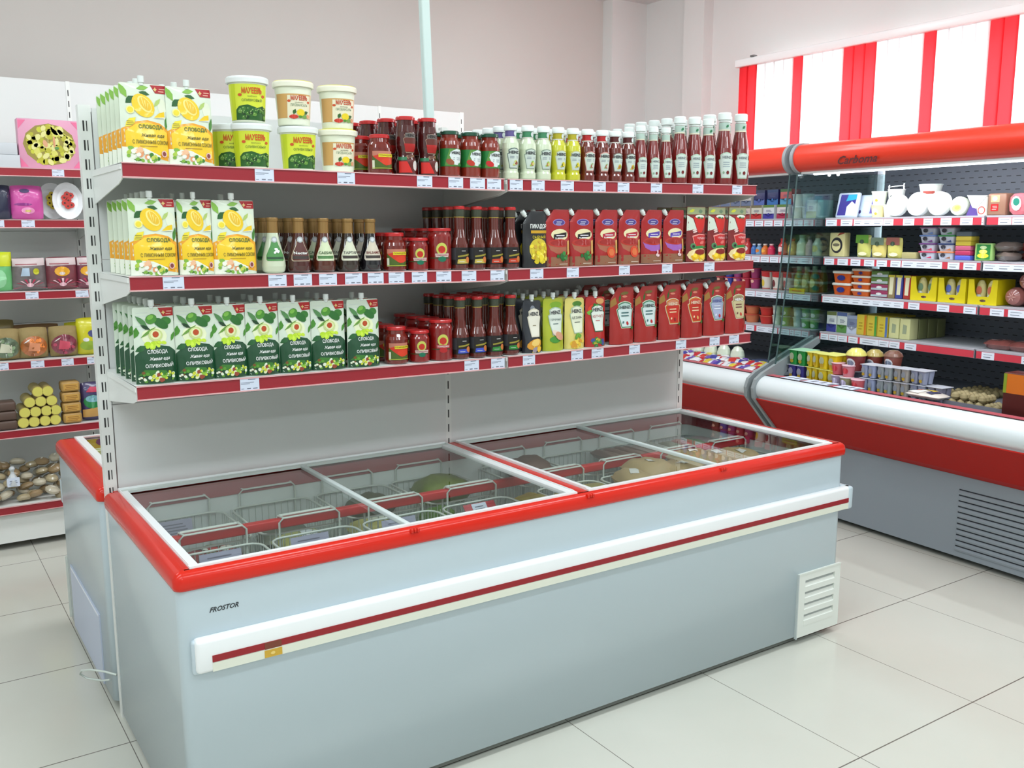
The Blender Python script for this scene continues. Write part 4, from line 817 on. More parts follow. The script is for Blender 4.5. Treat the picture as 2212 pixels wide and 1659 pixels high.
# ------------------------------------------------------------------ refrigerated wall cases along the window wall
TH = -math.atan(.05)
def FW(x, y, z): return (3.612+x*math.cos(TH)-y*math.sin(TH), x*math.sin(TH)+y*math.cos(TH), z)
CRED = M((176, 30, 22), .5, name='case_red_panel', spec=.15); CWH = M((222, 230, 232), .25, name='case_bumper_white', coat=.4)
CIN = M((120, 126, 136), .45, name='case_interior_grey'); CDK = M((60, 62, 68), .6, name='shelf_underside_dark')
RAILP = M((206, 60, 76), .4, name='case_price_rail')
SHZ = (1.627, 1.412, 1.200, .988)
def make_case(y0, y1, splits, tags, lamp, label, ends):
    R = tag(empty('refrigerated_display_case'), label, 'refrigerated display', 'refrigerated wall cases')
    sweep = lambda b, pr, a, c, m, sm=False: b.prism(pr, a, c, lambda p, q, t: (p, t, q), m, sm)
    b = MB(); b.box(.0, .80, y0, y1, .028, .42, GREY); b.box(.80, .82, y0, y1, .028, 2.0, GREY)
    b.box(.02, .8, y0, y1, 1.915, 1.99, M((206, 208, 212), .5)); b.box(.75, .80, y0, y1, .42, 1.915, CIN); b.box(-.10, .75, y0, y1, .700, .741, CIN)
    b.build('cabinet', R)
    # louvres in the base
    b = MB()
    for i in range(11):
        z = .352-i*.0275; ya, yb = max(y0+.05, -.9), .195+i*.0
        b.prism([(-.004, z-.002), (-.0065, z-.012), (-.004, z-.021), (.001, z-.022), (.001, z)], ya, yb, lambda p, q, t: (p, t, q), GREY); b.box(-.0012, .001, ya, yb, z, z+.0045, M((40, 44, 50), .8))
    if lamp: b.build('louvre_grille', R)
    b = MB(); b.loops([[(p, t, q) for p, q in ((.002, .42), (-.06, .455), (-.235, .640), (-.228, .644), (-.02, .50), (.03, .42))] for t in (y0, y1)], CRED, True, True, True, False); b.build('red_panel', R)
    b = MB(); P = [(-.228, .634)]+[(-.150-.088*math.cos(math.radians(a)), .694+.072*math.sin(math.radians(a))) for a in range(-45, 100, 9)]+[(-.10, .762), (-.10, .70), (-.18, .66)]
    b.loops([[(p, t, q) for p, q in P] for t in (y0, y1)], CWH, True, True, True, True); b.build('bumper', R)
    b = MB(); b.box(-.155, -.105, y0+.01, y1-.01, .764, .768, M((190, 90, 100), .4)); b.box(-.168, -.156, y0, y1, .763, .7665, M((50, 30, 34), .5)); b.build('front_price_rail', R)
    b = MB(); b.box(-.104, -.090, y0, y1, .685, .765, CIN); b.build('tray_lip', R)
    # slotted back wall
    b = MB(); b.box(.735, .75, y0+.01, y1-.02, .70, 1.90, M((112, 118, 130), .45, name='slotted_back_grey'))
    for j in range(34):
        for i in range(int((y1-y0)/.052)):
            b.box(.7342, .735, y1-.05-i*.052-(.026 if j % 2 else 0), y1-.026-i*.052-(.026 if j % 2 else 0), .745+j*.034, .7485+j*.034, SLOT)
    b.build('slotted_back', R)
    # canopy
    P = [(.06, 1.878), (.03, 1.872)]+[(.045-.075*math.cos(math.radians(a)), 1.945+.074*math.sin(math.radians(a))) for a in range(-70, 100, 10)]+[(.12, 2.02), (.12, 1.915), (.06, 1.915)]
    b = MB(); b.loops([[(p, t, q) for p, q in P] for t in (y0, y1)], M((226, 54, 28), .3, name='canopy_red', coat=.2), True, True, True, True); b.box(.11, .78, y0, y1, 1.99, 2.012, M((200, 60, 40), .4)); b.build('canopy', R)
    b = MB(); b.box(.03, .07, y0+.02, y1-.02, 1.862, 1.874, M((235, 240, 240), .3)); b.build('canopy_trim', R)
    if lamp:
        l = MB(); l.tube([(.10, y0+.05, 1.868), (.10, y1-.05, 1.868)], .012, M((235, 245, 255), .5, name='lit_tube', emit=7.), 8); l.build('lamp_tube', R)
        m = MB(); m.text('Carboma', 0, 0, .24, .042, lambda x, z, e: (-.0315, .985-x, 1.892+z), M((80, 20, 24), .5), 1, .35, .02); m.build('logo', R)
        for y in (1.20, 1.14): c = MB(); c.lathe([(0, 0), (.008, .004), (.010, .02), (0, .024)], M((240, 240, 240), .3), 8, (.16, y, 1.846)); c.build('glass_clip', R)
    # shelves
    for i, z in enumerate(SHZ):
        for (a, c) in splits:
            s = MB(); s.box(.262, .70, a, c, z-.006, z-.001, M((190, 194, 200), .4)); s.box(.255, .262, a, c, z-.045, z-.0005, M((176, 172, 180), .4)); s.box(.252, .266, a, c, z-.008, z+.001, M((176, 172, 180), .4))
            s.box(.27, .72, a+.002, a+.006, z-.05, z-.006, CIN); s.box(.27, .72, c-.006, c-.002, z-.05, z-.006, CIN)
            sh = s.build('shelf', R)
            s = MB(); s.box(.2515, .2545, a+.001, c-.001, z-.043, z-.009, RAILP); s.build('price_rail', sh)
            for (u, v) in tags[i]:
                if u >= a and v <= c:
                    t = MB(); t.box(.2495, .2512, u, v, z-.044, z-.010, M((226, 232, 244), .6, name='case_price_paper'))
                    n = max(1, int((v-u)/.06))
                    for k in range(n):
                        q = u+(v-u)*(k+.15)/n; e = u+(v-u)*(k+.85)/n
                        t.box(.2489, .2496, q, e, z-.021, z-.0195, INK); t.box(.2489, .2496, q+.2*(e-q), e, z-.034, z-.031, INK)
                    t.build('price_tag', sh)
    # end panels with glass
    for (a, c) in ends:
        e = MB(); PR = [(-.0, .40), (-.062, .445), (-.245, .64), (-.252, .70), (-.225, .755), (-.165, .79), (.02, .885), (.30, 1.0), (.30, .97), (.05, .80), (-.14, .70), (-.22, .64), (.02, .40)]
        e.prism([(-.005, .40), (-.066, .447), (-.248, .645), (-.256, .70), (-.238, .748), (-.19, .78), (.02, .868), (.26, .96), (.26, .925), (.02, .80), (-.10, .68), (.05, .42)], a, c, lambda p, q, t: (p, t, q), M((146, 154, 156), .4, name='end_trim_grey'))
        e.build('end_trim', R); e = MB(); e.loops([[(p+k, t, q) for p, q in [(.045-.083*math.cos(math.radians(w_)), 1.945+.082*math.sin(math.radians(w_))) for w_ in range(-80, 100, 12)]+[(.14, 2.026), (.14, 1.86)]] for t, k in ((a, 0), (c, 0))], M((150, 156, 160), .35, name='end_trim_light'), True, True, True, True)
        e.build('canopy_band', R)
        ym = (a+c)/2; g = MB(); g.prism([(-.09, .80), (.02, .868), (.75, .90), (.75, 1.88), (.02, 1.865), (-.015, 1.4), (-.05, 1.05)], ym-.003, ym+.003, lambda p, q, t: (p, t, q), SIDEGLASS); g.build('side_glass', R)
        g = MB(); g.tube([(-.09, ym, .79), (-.05, ym, 1.05), (-.015, ym, 1.4), (.02, ym, 1.865)], .0045, M((60, 84, 84), .3, name='glass_edge_seal'), 6); g.build('glass_edge', R)
    R.location = FW(0, 0, 0); R.rotation_euler = (0, 0, TH)
    return R
TR = [[(1.209, 1.284), (1.103, 1.181), (.973, 1.094), (.906, .972), (.843, .903), (.719, .784), (.613, .665), (.51, .569), (.398, .463), (.341, .352), (.205, .268), (.132, .201), (.06, .125)],
      [(1.214, 1.280), (1.119, 1.189), (1.036, 1.1), (.946, 1.011), (.867, .931), (.782, .844), (.544, .776), (.45, .513), (.36, .428), (.113, .326), (-.05, .10)],
      [(.749, 1.28), (.656, .721), (.488, .555), (.345, .41), (.204, .273), (-.05, .183)],
      [(1.225, 1.28), (1.16, 1.222), (1.096, 1.157), (1.024, 1.086), (.890, 1.009), (.824, .888), (.758, .821), (.658, .727), (.234, .298), (-.02, .10)]]
TLF = [[(1.375+.077*i, 1.375+.077*i+.068) for i in range(22)], [(1.37, 1.54)]+[(1.548+.076*i, 1.548+.076*i+.07) for i in range(19)], [(1.37, 1.50), (1.505, 1.585), (1.59, 1.80), (1.805, 2.1), (2.12, 2.3)], [(1.37, 1.42), (1.425, 1.475), (1.48, 1.51), (1.515, 1.60), (1.61, 1.78), (1.80, 1.87), (1.9, 2.0), (2.05, 2.2)]]
YA = .0135
CASE1 = make_case(-1.1, 1.300, ((.341, 1.290), (-.62, .328)), [[(a+YA*0, b) for a, b in t] for t in TR], True, 'red and white refrigerated wall case with lettered lit canopy, nearest the camera', ((1.288, 1.308),))
CASE2 = make_case(1.352, 3.15, ((1.365, 2.32), (2.335, 3.1)), TLF, False, 'red and white refrigerated wall case farther away, beyond the grey joint', ((1.342, 1.362),))
for i, (a, b) in enumerate(((1.05, 1.18), (.86, 1.03), (.70, .82))):
    t = MB(); t.box(-.168, -.075, -(b-a)/2, (b-a)/2, 0, .0015, PAPER); lines(t, -.15, -.09, -(b-a)/2, (b-a)/2, 3, lambda x, z, e: (x, z, .0015+e), INK, 0)
    o = t.build('price_card'); o.location = FW(0, (a+b)/2, .7692); o.rotation_euler = (0, 0, TH)
    tag(o, 'white price card lying on the case bumper, %s from the joint' % ORD[i+1], 'price card', 'price cards on the case bumper')
l = area('case_light', FW(.10, .1, 1.855), .05, 2.2, 9, (.92, .97, 1), (0, math.radians(-35), TH))
far_case_fill = area('case_light', FW(.12, 2.2, 1.855), .05, 1.5, 1.2, (.92, .97, 1), (0, math.radians(-30), TH))  # weak fill added; the far case has no lit tube

# ------------------------------------------------------------------ goods in the cases (built facing -y, turned to face the aisle)
RZ = TH-PI/2
def stock(name, mb, x, y, z, label, cat, grp=None, parts=(), rz=0., tilt=0.):
    """one item at (depth, along, height) of the cases"""
    if parts:
        R = empty(name)
        mb.build(parts[0][0], R)
        for nm, m2 in parts[1:]: m2.build(nm, R)
    else: R = mb.build(name)
    R.location = FW(x, y, z); R.rotation_euler = (tilt, 0, RZ+rz)
    return tag(R, label, cat, grp)
def bf(d): return lambda x, z, e: (x, -d/2-e, z)
def boxm(w_, d, h, m, r=.004): b = MB(); b.rbox(-w_/2, w_/2, -d/2, d/2, 0, h, r, m); return b
def cupm(r, h, m, foil, taper=.78):
    b = MB(); b.lathe([(0, 0), (r*taper, 0), (r, h-.004)], m, 14); f = MB(); f.lathe([(r+.002, h-.005), (r+.003, h-.002), (r+.001, h), (0, h)], foil, 14); return b, f
def cup(r, h, c, foil, x, y, z, label, cat='yogurt cup', grp=None, art=None, name='yogurt_cup'):
    b, f = cupm(r, h, C(*c), C(*foil))
    if art: art(b, cyl([(r*.78, 0), (r, h)], 0))
    return stock(name, b, x, y, z, label, cat, grp, (('cup', b), ('foil_lid', f)))
def carton(w_, d, h, c1, c2, x, y, z, label, grp, deep=1, cap=(70, 110, 50)):
    for k in range(deep):
        b = boxm(w_, d, h, C(*c1), .002); mp = bf(d)
        b.decal([(-w_*.5, 0), (w_*.5, 0), (w_*.5, h*.38), (0, h*.16), (-w_*.5, h*.38)], mp, C(*c2), 0); b.decal([(-w_*.5, h*.82), (w_*.5, h*.82), (w_*.5, h), (-w_*.5, h)], mp, C(*cap), 0)
        lines(b, -w_*.28, w_*.32, h*.5, h*.68, 3, mp, C(90, 90, 130), 1, int(y*99)); b.ell(0, h*.34, w_*.08, w_*.09, mp, C(*c2), 1)
        stock('dairy_carton', b, x+k*(d+.005), y, z, label+('' if k == 0 else ', standing behind'), 'carton', grp)
def round_disc(r, t, c, x, y, z, label, cat='cheese', rim=(250, 250, 246), art=None, name='cheese_round', tilt=-.12):
    b = MB(); V = []
    b.lathe([(0, 0), (r-.004, 0), (r, .004), (r, t-.004), (r-.004, t), (0, t)], C(*c), 26)
    b.v = [(x_, -z_, y_+r) for x_, y_, z_ in b.v]
    if art: art(b, lambda p, q, e: (p, -t-e, q+r))
    return stock(name, b, x, y, z, label, cat, 'cheeses on the lit top shelf', (), 0, tilt)
def pillow(w_, d, h, m, seed, nx=12, ny=8, art=None, crimp=.12):
    R = random.Random(seed); b = MB(); ph = [R.random()*6 for _ in range(6)]
    def H(u, v):
        e = max(0, (1-abs(u)**3))*max(0, (1-abs(v)**3)); n_ = .5+.5*math.sin(3.1*u+ph[0])*math.sin(2.7*v+ph[1])+.35*math.sin(7*u+ph[2])*math.sin(6*v+ph[3])
        return e**.55*(.74+.24*n_)
    top = [[(w_/2*u*(1-.06*abs(v)**3), d/2*v*(1-.06*abs(u)**3), h*.45+h*.55*H(u, v)) for u in [-1+2*i/nx for i in range(nx+1)]] for v in [-1+2*j/ny for j in range(ny+1)]]
    bot = [[(p[0], p[1], h*.45*(1-min(1, ((p[2]-h*.45)/(h*.55))*1.6))) for p in r] for r in top]
    b.loops(top, m, False); b.loops([r[::-1] for r in bot], m, False)
    if art:
        def mp(x, y, e):
            u = max(-1, min(1, 2*x/w_)); v = max(-1, min(1, 2*y/d)); return (x, y, h*.45+h*.55*H(u, v)+e+.001)
        art(b, mp)
    return b
Z1, Z2, Z3, Z4 = SHZ; TS = 'goods on the lit top shelf'
D = .35
# lit top shelf
b = MB(); b.rbox(-.072, .072, -.012, .012, 0, .14, .010, C(206, 216, 236)); b.decal([(-.058, .012), (.05, .012), (.058, .128), (-.05, .128)], bf(.024), C(60, 50, 140), 0); b.decal([(-.0, .012), (.056, .012), (.058, .070), (.03, .09), (.0, .06)], bf(.024), C(226, 236, 246), 1); b.decal([(-.01, .09), (.058, .10), (.057, .127), (.0, .127)], bf(.024), C(50, 170, 206), 1)
stock('fish_tray', b, .32, 1.205, Z1, 'blue and white packed tray leaning at the shelf start by the glass', 'food tray', TS, (), 0, -.2)
b = MB(); b.rbox(-.055, .055, -.014, .014, 0, .125, .010, C(206, 222, 240)); b.decal([(-.02, .03), (.02, .02), (.02, .09), (-.02, .09)], bf(.028), C(206, 200, 220), 0); b.decal([(.028, .02), (.05, .02), (.05, .11), (.034, .10)], bf(.028), C(110, 96, 180), 0); b.ell(-.036, .03, .008, .010, bf(.028), C(60, 50, 110), 0)
stock('fish_tray', b, .36, 1.105, Z1, 'pale blue packed tray with violet edge, second from the glass', 'food tray', TS, (), 0, -.2)
def twocup(y, r, h, c, c2, lab):
    for k in range(2):
        cup(r, h, c if k else c2, (250, 250, 244), D, y, Z1+k*(h+.001), lab+(', lower' if k == 0 else ', upper')+' of two', 'cheese tub', TS, lambda b, mp: (b.ell(0, h*.45, r*.5, h*.25, mp, C(250, 246, 220), 0, 0, 10), b.ell(.008, h*.3, .008, .007, mp, C(216, 170, 60), 1)), 'cheese_tub')
twocup(1.016, .041, .069, (236, 240, 220), (240, 226, 170), 'pale yellow soft cheese tub')
b, f = cupm(.044, .085, C(244, 246, 242), C(250, 250, 250)); b.ell(0, .045, .010, .008, cyl([(.035, 0), (.044, .085)]), C(60, 70, 60), 0); h = MB(); h.tube([(-.046, 0, .082), (-.046, -.006, .10), (-.04, -.008, .108)], .004, C(248, 248, 248)); h.tube([(.046, 0, .082), (.046, -.006, .10), (.05, -.008, .115)], .004, C(248, 248, 248)); h.tube([(-.046, 0, .098), (-.02, .03, .104), (.02, .03, .104), (.046, 0, .098)], .003, C(248, 248, 248))
stock('cheese_bucket', b, D+.02, .925, Z1+.062, 'small white bucket with raised handle standing on a low tub', 'bucket', TS, (('bucket', b), ('lid', f), ('handle', h)))
cup(.043, .060, (246, 244, 236), (250, 250, 250), D, .935, Z1, 'low white cheese tub under the small handled bucket', 'cheese tub', TS, None, 'cheese_tub')
for i, (y, r) in enumerate(((.862, .058), (.736, .060), (.615, .060))): round_disc(r, .035, (246, 247, 244), D-.04, y, Z1+.002, 'white round cheese standing on edge, %s of three' % ('left', 'middle', 'right')[i])
cup(.058, .062, (246, 246, 238), (240, 250, 244), D+.06, .750, Z1+.105, 'wide white tub with red band above the middle round cheese', 'cheese tub', TS, lambda b, mp: b.decal([(-.01, .012), (.05, .012), (.05, .026), (-.01, .026)], mp, C(190, 90, 80), 0), 'cheese_tub')
cup(.052, .105, (240, 240, 236), (246, 246, 246), D+.065, .750, Z1, 'white tub hidden behind the middle round cheese, carrying another', 'cheese tub', TS, None, 'cheese_tub')
round_disc(.046, .03, (226, 232, 210), D-.03, .512, Z1+.002, 'pale green round pack with olive picture right of the white cheeses', 'cheese', art=lambda b, mp: (b.ell(-.005, -.012, .026, .018, mp, C(196, 200, 130), 0), b.ell(-.002, -.010, .015, .010, mp, C(170, 180, 90), 1)))
b = MB(); b.prism([(-.052, .100), (.052, .096), (.0, .035), (-.02, .04)], -.02, .02, lambda p, q, t: (p, t, q), C(240, 244, 240)); b.prism([(-.052, 0), (.01, .0), (.0, .033), (-.03, .06)], -.018, .018, lambda p, q, t: (p, t, q), C(90, 70, 140)); b.prism([(.012, 0), (.05, 0), (.05, .09), (.002, .034)], -.019, .019, lambda p, q, t: (p, t, q), C(226, 226, 216)); b.ell(.028, .026, .020, .020, bf(.038), C(214, 90, 80), 0); b.ell(.028, .026, .014, .014, bf(.038), C(246, 246, 246), 1)
stock('cheese_wedge', b, D-.03, .418, Z1, 'triangular white cheese packs beside the brown block', 'cheese', TS)
b = boxm(.092, .08, .105, C(150, 110, 90), .008); mp = bf(.08); b.decal([(-.028, .064), (.016, .064), (.016, .096), (-.028, .096)], mp, C(206, 170, 130), 0); b.ell(-.008, .080, .013, .012, mp, C(226, 210, 190), 1); b.decal([(-.026, .022), (.012, .022), (.012, .055), (-.026, .055)], mp, C(190, 30, 34), 1); lines(b, -.02, .008, .028, .05, 3, mp, C(236, 190, 180), 2)
stock('smoked_cheese_block', b, D, .323, Z1, 'brown wrapped cheese block with red label on the lit shelf', 'cheese', TS)
for i, y in enumerate((.218, .140, .060)):
    b = MB(); b.lathe([(0, 0), (.03, .004), (.046, .02), (.050, .05), (.046, .085), (.03, .10), (0, .104)], C(214, 110, 120, coat=.6), 18, sy=.6); b.ell(0, .055, .024, .034, lambda x, z, e: (x, -.031-e, z), C(236, 238, 236), 0, .15); b.ell(0, .062, .016, .018, lambda x, z, e: (x, -.031-e, z), C(40, 130, 110), 1, .15)
    stock('ham_pack', b, D-.02, y, Z1, 'pink ham pack with white oval label, %s from the right frame edge' % ('third', 'second', 'first')[i], 'ham', 'ham packs', (), 0, 0)
# second shelf
G2 = 'cheeses on the second case shelf'
b = boxm(.105, .05, .134, C(206, 196, 140), .006); b.ell(0, .064, .040, .044, bf(.05), C(40, 36, 44), 0, 0, 20); b.ell(-.003, .062, .030, .030, bf(.05), C(214, 204, 150), 1, 0, 18); b.ell(-.003, .066, .024, .009, bf(.05), C(110, 100, 80), 2); b.decal([(.0, .115), (.05, .13), (.05, .134), (.02, .134)], bf(.05), C(150, 60, 40), 1)
stock('cheese_pack', b, .33, 1.247, Z2, 'cream cheese pack with a thick dark ring on its front', 'cheese', G2)
for i, (y, c1, c2, h) in enumerate(((1.079, (206, 206, 110), (96, 150, 50), .122), (.980, (222, 206, 120), (110, 130, 110), .108), (.882, (214, 206, 110), (150, 90, 80), .109))):
    b = pillow(.092, h, .045, C(*c1, coat=.5), i, 8, 8); b.v = [(x, -z+.02, y_+h/2) for x, y_, z in b.v]; b.decal([(-.042, h*.64), (.042, h*.64), (.04, h), (-.04, h)], lambda x, z, e: (x, -.022-e, z), C(*c2), 0); b.ell(0, h*.7, .014, .012, lambda x, z, e: (x, -.023-e, z), C(60, 80, 60), 1); b.ell(.006, .02, .028, .010, lambda x, z, e: (x, -.0215-e, z), C(240, 236, 190), 0)
    stock('sliced_cheese_pack', b, .33, y, Z2, 'yellow sliced cheese pack with %s top' % ('green', 'grey green', 'reddish')[i], 'cheese', G2)
stock('butter_block', boxm(.085, .05, .033, C(170, 160, 110)), .33, .780, Z2, 'small pale block lying between cheese packs and stacked tubs', 'butter', G2)
def flat_tub(w_, h, body, lid, lidh=.008):
    b = MB(); b.loops([[(x, y, z) for x, y in rrect(-w_/2+i, w_/2-i, -w_*.36+i, w_*.36-i, .012, 3)] for i, z in ((.010, 0), (.003, h-lidh))], body, True, True)
    l = MB(); l.loops([[(x, y, z) for x, y in rrect(-w_/2+i, w_/2-i, -w_*.36+i, w_*.36-i, .012, 3)] for i, z in ((.001, h-lidh), (-.001, h-lidh+.001), (-.001, h-.002), (.003, h))], lid, True, False, True); return b, l
for j, (y, cs) in enumerate(((.681, ((190, 40, 80), (190, 60, 90), (110, 60, 130), (110, 140, 196), (150, 110, 150))), (.575, ((150, 90, 60), (190, 110, 60), (40, 60, 110), (60, 140, 80), (150, 120, 140))))):
    for k in range(4):
        b, l = flat_tub(.094, .041, C(196, 200, 214), C(*cs[k+1 if k < 3 else 4])); b.ell(-.01, .022, .014, .010, lambda x, z, e: (x, -.0318-e, z), C(50, 50, 60), 0); b.decal([(.0, .006), (.034, .006), (.03, .016)], lambda x, z, e: (x, -.0318-e, z), C(*cs[k]), 0)
        stock('cream_cheese_tub', b, .34, y, Z2+.041*k, 'cream cheese tub, %s from the bottom of the %s four-high stack' % (ORD[k+1], ('left', 'right')[j]), 'cheese tub', 'stacked cream cheese tubs', (('tub', b), ('lid', l)))
for k, c in enumerate(((80, 90, 190), (176, 50, 90), (190, 90, 120), (196, 176, 60), (214, 190, 70), (90, 100, 110))):
    b = boxm(.082, .07, .023, C(*c), .004); stock('processed_cheese_box', b, .34, .476, Z2+.0235*k, 'flat coloured cheese box, %s from the bottom of its stack' % ORD[k+1], 'cheese box', 'stacked flat cheese boxes')
b = boxm(.092, .03, .084, C(150, 190, 110), .006); b.decal([(-.034, .006), (.036, .006), (.036, .078), (-.034, .078)], bf(.03), C(40, 130, 60), 0); b.ell(0, .024, .030, .012, bf(.03), C(230, 216, 60), 1); b.ell(0, .044, .022, .010, bf(.03), C(236, 226, 110), 1); b.ell(0, .064, .018, .008, bf(.03), C(190, 214, 160), 1)
stock('cheese_slices_pack', b, .33, .373, Z2, 'green pack with yellow cheese picture on the second case shelf', 'cheese', G2)
for i in range(7):
    r = random.Random(i+30); b = pillow(.10+.03*r.random(), .09, .05, M((90+30*(i % 3), 44, 40) if i % 2 else (110, 96, 90), .25, name='smoked_meat_%d' % i, coat=.8), i+50); stock('smoked_meat_pack', b, .36+.08*(i % 2), .27-.075*(i % 4), Z2+.045*(i//4)+.002, 'dark shiny smoked meat pack, %s of the heap' % ORD[i+1], 'meat pack', 'smoked meat packs heaped on the second shelf', (), .5*(i % 3-1))
# third shelf
for k in range(2):
    b, l = flat_tub(.126, .066, C(214, 90, 20), C(236, 234, 226), .014); b.ell(0, .028, .028, .015, lambda x, z, e: (x, -.0425-e, z), C(40, 44, 130), 0, 0, 16)
    stock('butter_tub', b, .35, 1.206, Z3+.067*k, 'large orange butter tub with blue oval, %s of two' % ('lower', 'upper')[k], 'butter tub', 'orange butter tubs', (('tub', b), ('lid', l)))
for k in range(4):
    b, l = flat_tub(.122, .037, C(214, 96, 24), C(232, 222, 206), .012); b.ell(0, .014, .014, .008, lambda x, z, e: (x, -.0405-e, z), C(60, 50, 130), 0)
    stock('butter_tub', b, .35, 1.078, Z3+.0375*k, 'flat orange butter tub, %s from the bottom of the stack' % ORD[k+1], 'butter tub', 'orange butter tubs', (('tub', b), ('lid', l)))
for k in range(4):
    c = ((150, 50, 90), (150, 50, 90), (96, 130, 60), (96, 130, 60))[k]; b = boxm(.11, .09, .035, C(*c), .003); b.decal([(-.052, .004), (.052, .004), (.052, .018), (-.052, .014)], bf(.09), C(176, 190, 196), 0); b.ell(0, .019, .018, .007, bf(.09), C(226, 226, 226), 1)
    stock('butter_box', b, .36, .956, Z3+.0355*k, '%s butter box, %s from the bottom of its stack' % (('magenta', 'magenta', 'green', 'green')[k], ORD[k+1]), 'butter box', 'stacked butter boxes')
for i, (y, c) in enumerate(((.876, (150, 130, 90)), (.829, (60, 70, 150)), (.780, (176, 50, 40)))):
    b = boxm(.042, .06, .124, C(*c), .003); b.decal([(-.012, .02), (.010, .02), (.014, .112), (-.010, .112)], bf(.06), C(230, 226, 190), 0, .01); b.decal([(-.02, .112), (.02, .112), (.02, .124), (-.02, .124)], bf(.06), C(200, 190, 60), 0)
    stock('cheese_stick_pack', b, .34, y, Z3, 'slim upright pack with %s sides and white wavy stripe' % ('tan', 'blue', 'red')[i], 'cheese pack', 'slim upright cheese packs')
for i, (y, c) in enumerate(((.675, (110, 140, 110)), (.515, (90, 110, 190)), (.351, (196, 110, 80)))):
    b = MB(); YC = C(222, 204, 20); w_ = .15; h = .122
    b.box(-w_/2, w_/2, .09, .094, 0, h, YC); b.box(-w_/2, -w_/2+.003, -.045, .09, 0, h, YC); b.box(w_/2-.003, w_/2, -.045, .09, 0, h, YC); b.box(-w_/2, w_/2, -.045, .09, 0, .003, YC)
    b.prism([(-w_/2, 0), (w_/2, 0), (w_/2, h), (w_/2-.026, h), (w_/2-.034, h*.5), (w_/2-.044, h*.32), (-w_/2+.044, h*.32), (-w_/2+.034, h*.5), (-w_/2+.026, h), (-w_/2, h)], -.050, -.045, lambda p, q, t: (p, t, q), YC)
    b.ell(.004, .020, .016, .006, lambda x, z, e: (x, -.05-e, z), C(90, 60, 50), 0)
    stock('display_box', b, .35, y, Z3, 'yellow cardboard display box, %s of three' % ('left', 'middle', 'right')[i], 'display box', 'yellow display boxes')
    for k in range(2):
        p = MB(); p.lathe([(0, .004), (.02, .004), (.026, .02), (.027, .06), (.022, .095), (.012, .112), (0, .116)], C(206, 196, 130, coat=.6), 12, sy=.7); p.ell(0, .066, .015, .020, lambda x, z, e: (x, -.0195-e, z), C(*c), 0); p.ell(0, .034, .015, .012, lambda x, z, e: (x, -.0195-e, z), C(200, 206, 200), 1)
        stock('cheese_snack_pack', p, .335, y+(.028 if k == 0 else -.030), Z3+.0035, 'small oval pack in the %s yellow box, %s one' % (('left', 'middle', 'right')[i], ('left', 'right')[k]), 'cheese pack', 'oval packs in the yellow boxes', (), 0, .12*(1-2*k)*0)
for i, (y, z, r) in enumerate(((.212, 0, .046), (.110, 0, .046), (.150, .078, .044), (.03, .0, .046))):
    b = MB(); b.lathe([(0, 0), (.018, .003), (r*.8, .014), (r, .04), (r, .20), (r*.7, .23), (0, .235)], M((176, 110, 104), .3, name='ham_casing', coat=.7, noise=.25, scale=20), 18); b.v = [(x, z_, y_+r) for x, y_, z_ in b.v]
    for k in range(6): leaf(b, .012*math.cos(k*1.05), .012*math.sin(k*1.05)+r, .012, .0022, k*1.05, lambda x, z_, e: (x, -e+.001, z_), C(214, 170, 160), 0)
    stock('ham_log', b, .31, y, Z3+z, 'round pink ham log end, %s from the yellow boxes' % ('first low', 'second low', 'topmost', 'third low')[i], 'ham', 'ham logs on the third shelf')
# fourth shelf
for i, (y, c1, c2, cp) in enumerate(((1.252, (206, 212, 214), (56, 60, 140), (110, 120, 70)), (1.178, (214, 220, 218), (90, 140, 70), (90, 106, 160)), (1.109, (120, 130, 160), (190, 196, 214), (150, 160, 190)))):
    carton(.068, .068, .114-.012*(i == 2), c1, c2, .335, y, Z4, 'small dairy carton, %s from the side glass' % ORD[i+1], 'small dairy cartons', 1, cp)
for i, (y, c) in enumerate(((1.043, (206, 120, 30)), (.975, (70, 150, 60)), (.907, (80, 110, 170)))):
    for k in range(3):
        b = boxm(.064, .075, .112, C(206, 184, 60), .003); b.decal([(.018, .002), (.032, .002), (.032, .11), (.018, .11)], bf(.075), C(*c), 0); lines(b, -.02, .01, .03, .08, 3, bf(.075), C(170, 140, 40), 0)
        stock('curd_pack', b, .335+.08*k, y, Z4, 'yellow butter pack with %s edge stripe%s' % (('orange', 'green', 'blue')[i], ('', ', second back', ', third back')[k]), 'butter pack', 'upright yellow packs on the fourth shelf')
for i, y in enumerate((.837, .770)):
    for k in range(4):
        b = boxm(.062, .07, .11-.003*k, C(206, 206, 150) if k == 0 else C(120, 124, 80), .004); b.decal([(-.012, .03), (.012, .03), (.014, .075), (-.010, .08)], bf(.07), C(150, 160, 130), 0)  # packs behind the front one coloured darker, shade put into the colour
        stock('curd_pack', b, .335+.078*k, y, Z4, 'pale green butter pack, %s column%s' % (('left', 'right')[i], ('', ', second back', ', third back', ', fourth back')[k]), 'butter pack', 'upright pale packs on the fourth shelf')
for i, y in enumerate((.270, .150, .03)):
    b = pillow(.15, .11, .05, M((150, 84, 78), .25, name='minced_meat', coat=.9, noise=.4, scale=40), 70+i, art=lambda b, mp: (leaf(b, -.03, -.02, .03, .004, .4, mp, C(226, 200, 196), 0), leaf(b, .02, .0, .03, .004, -.3, mp, C(226, 200, 196), 0)))
    stock('meat_bag', b, .37, y, Z4, 'bag of pink meat on the fourth case shelf, %s from the empty stretch' % ORD[i+1], 'meat pack', 'meat bags on the fourth shelf')

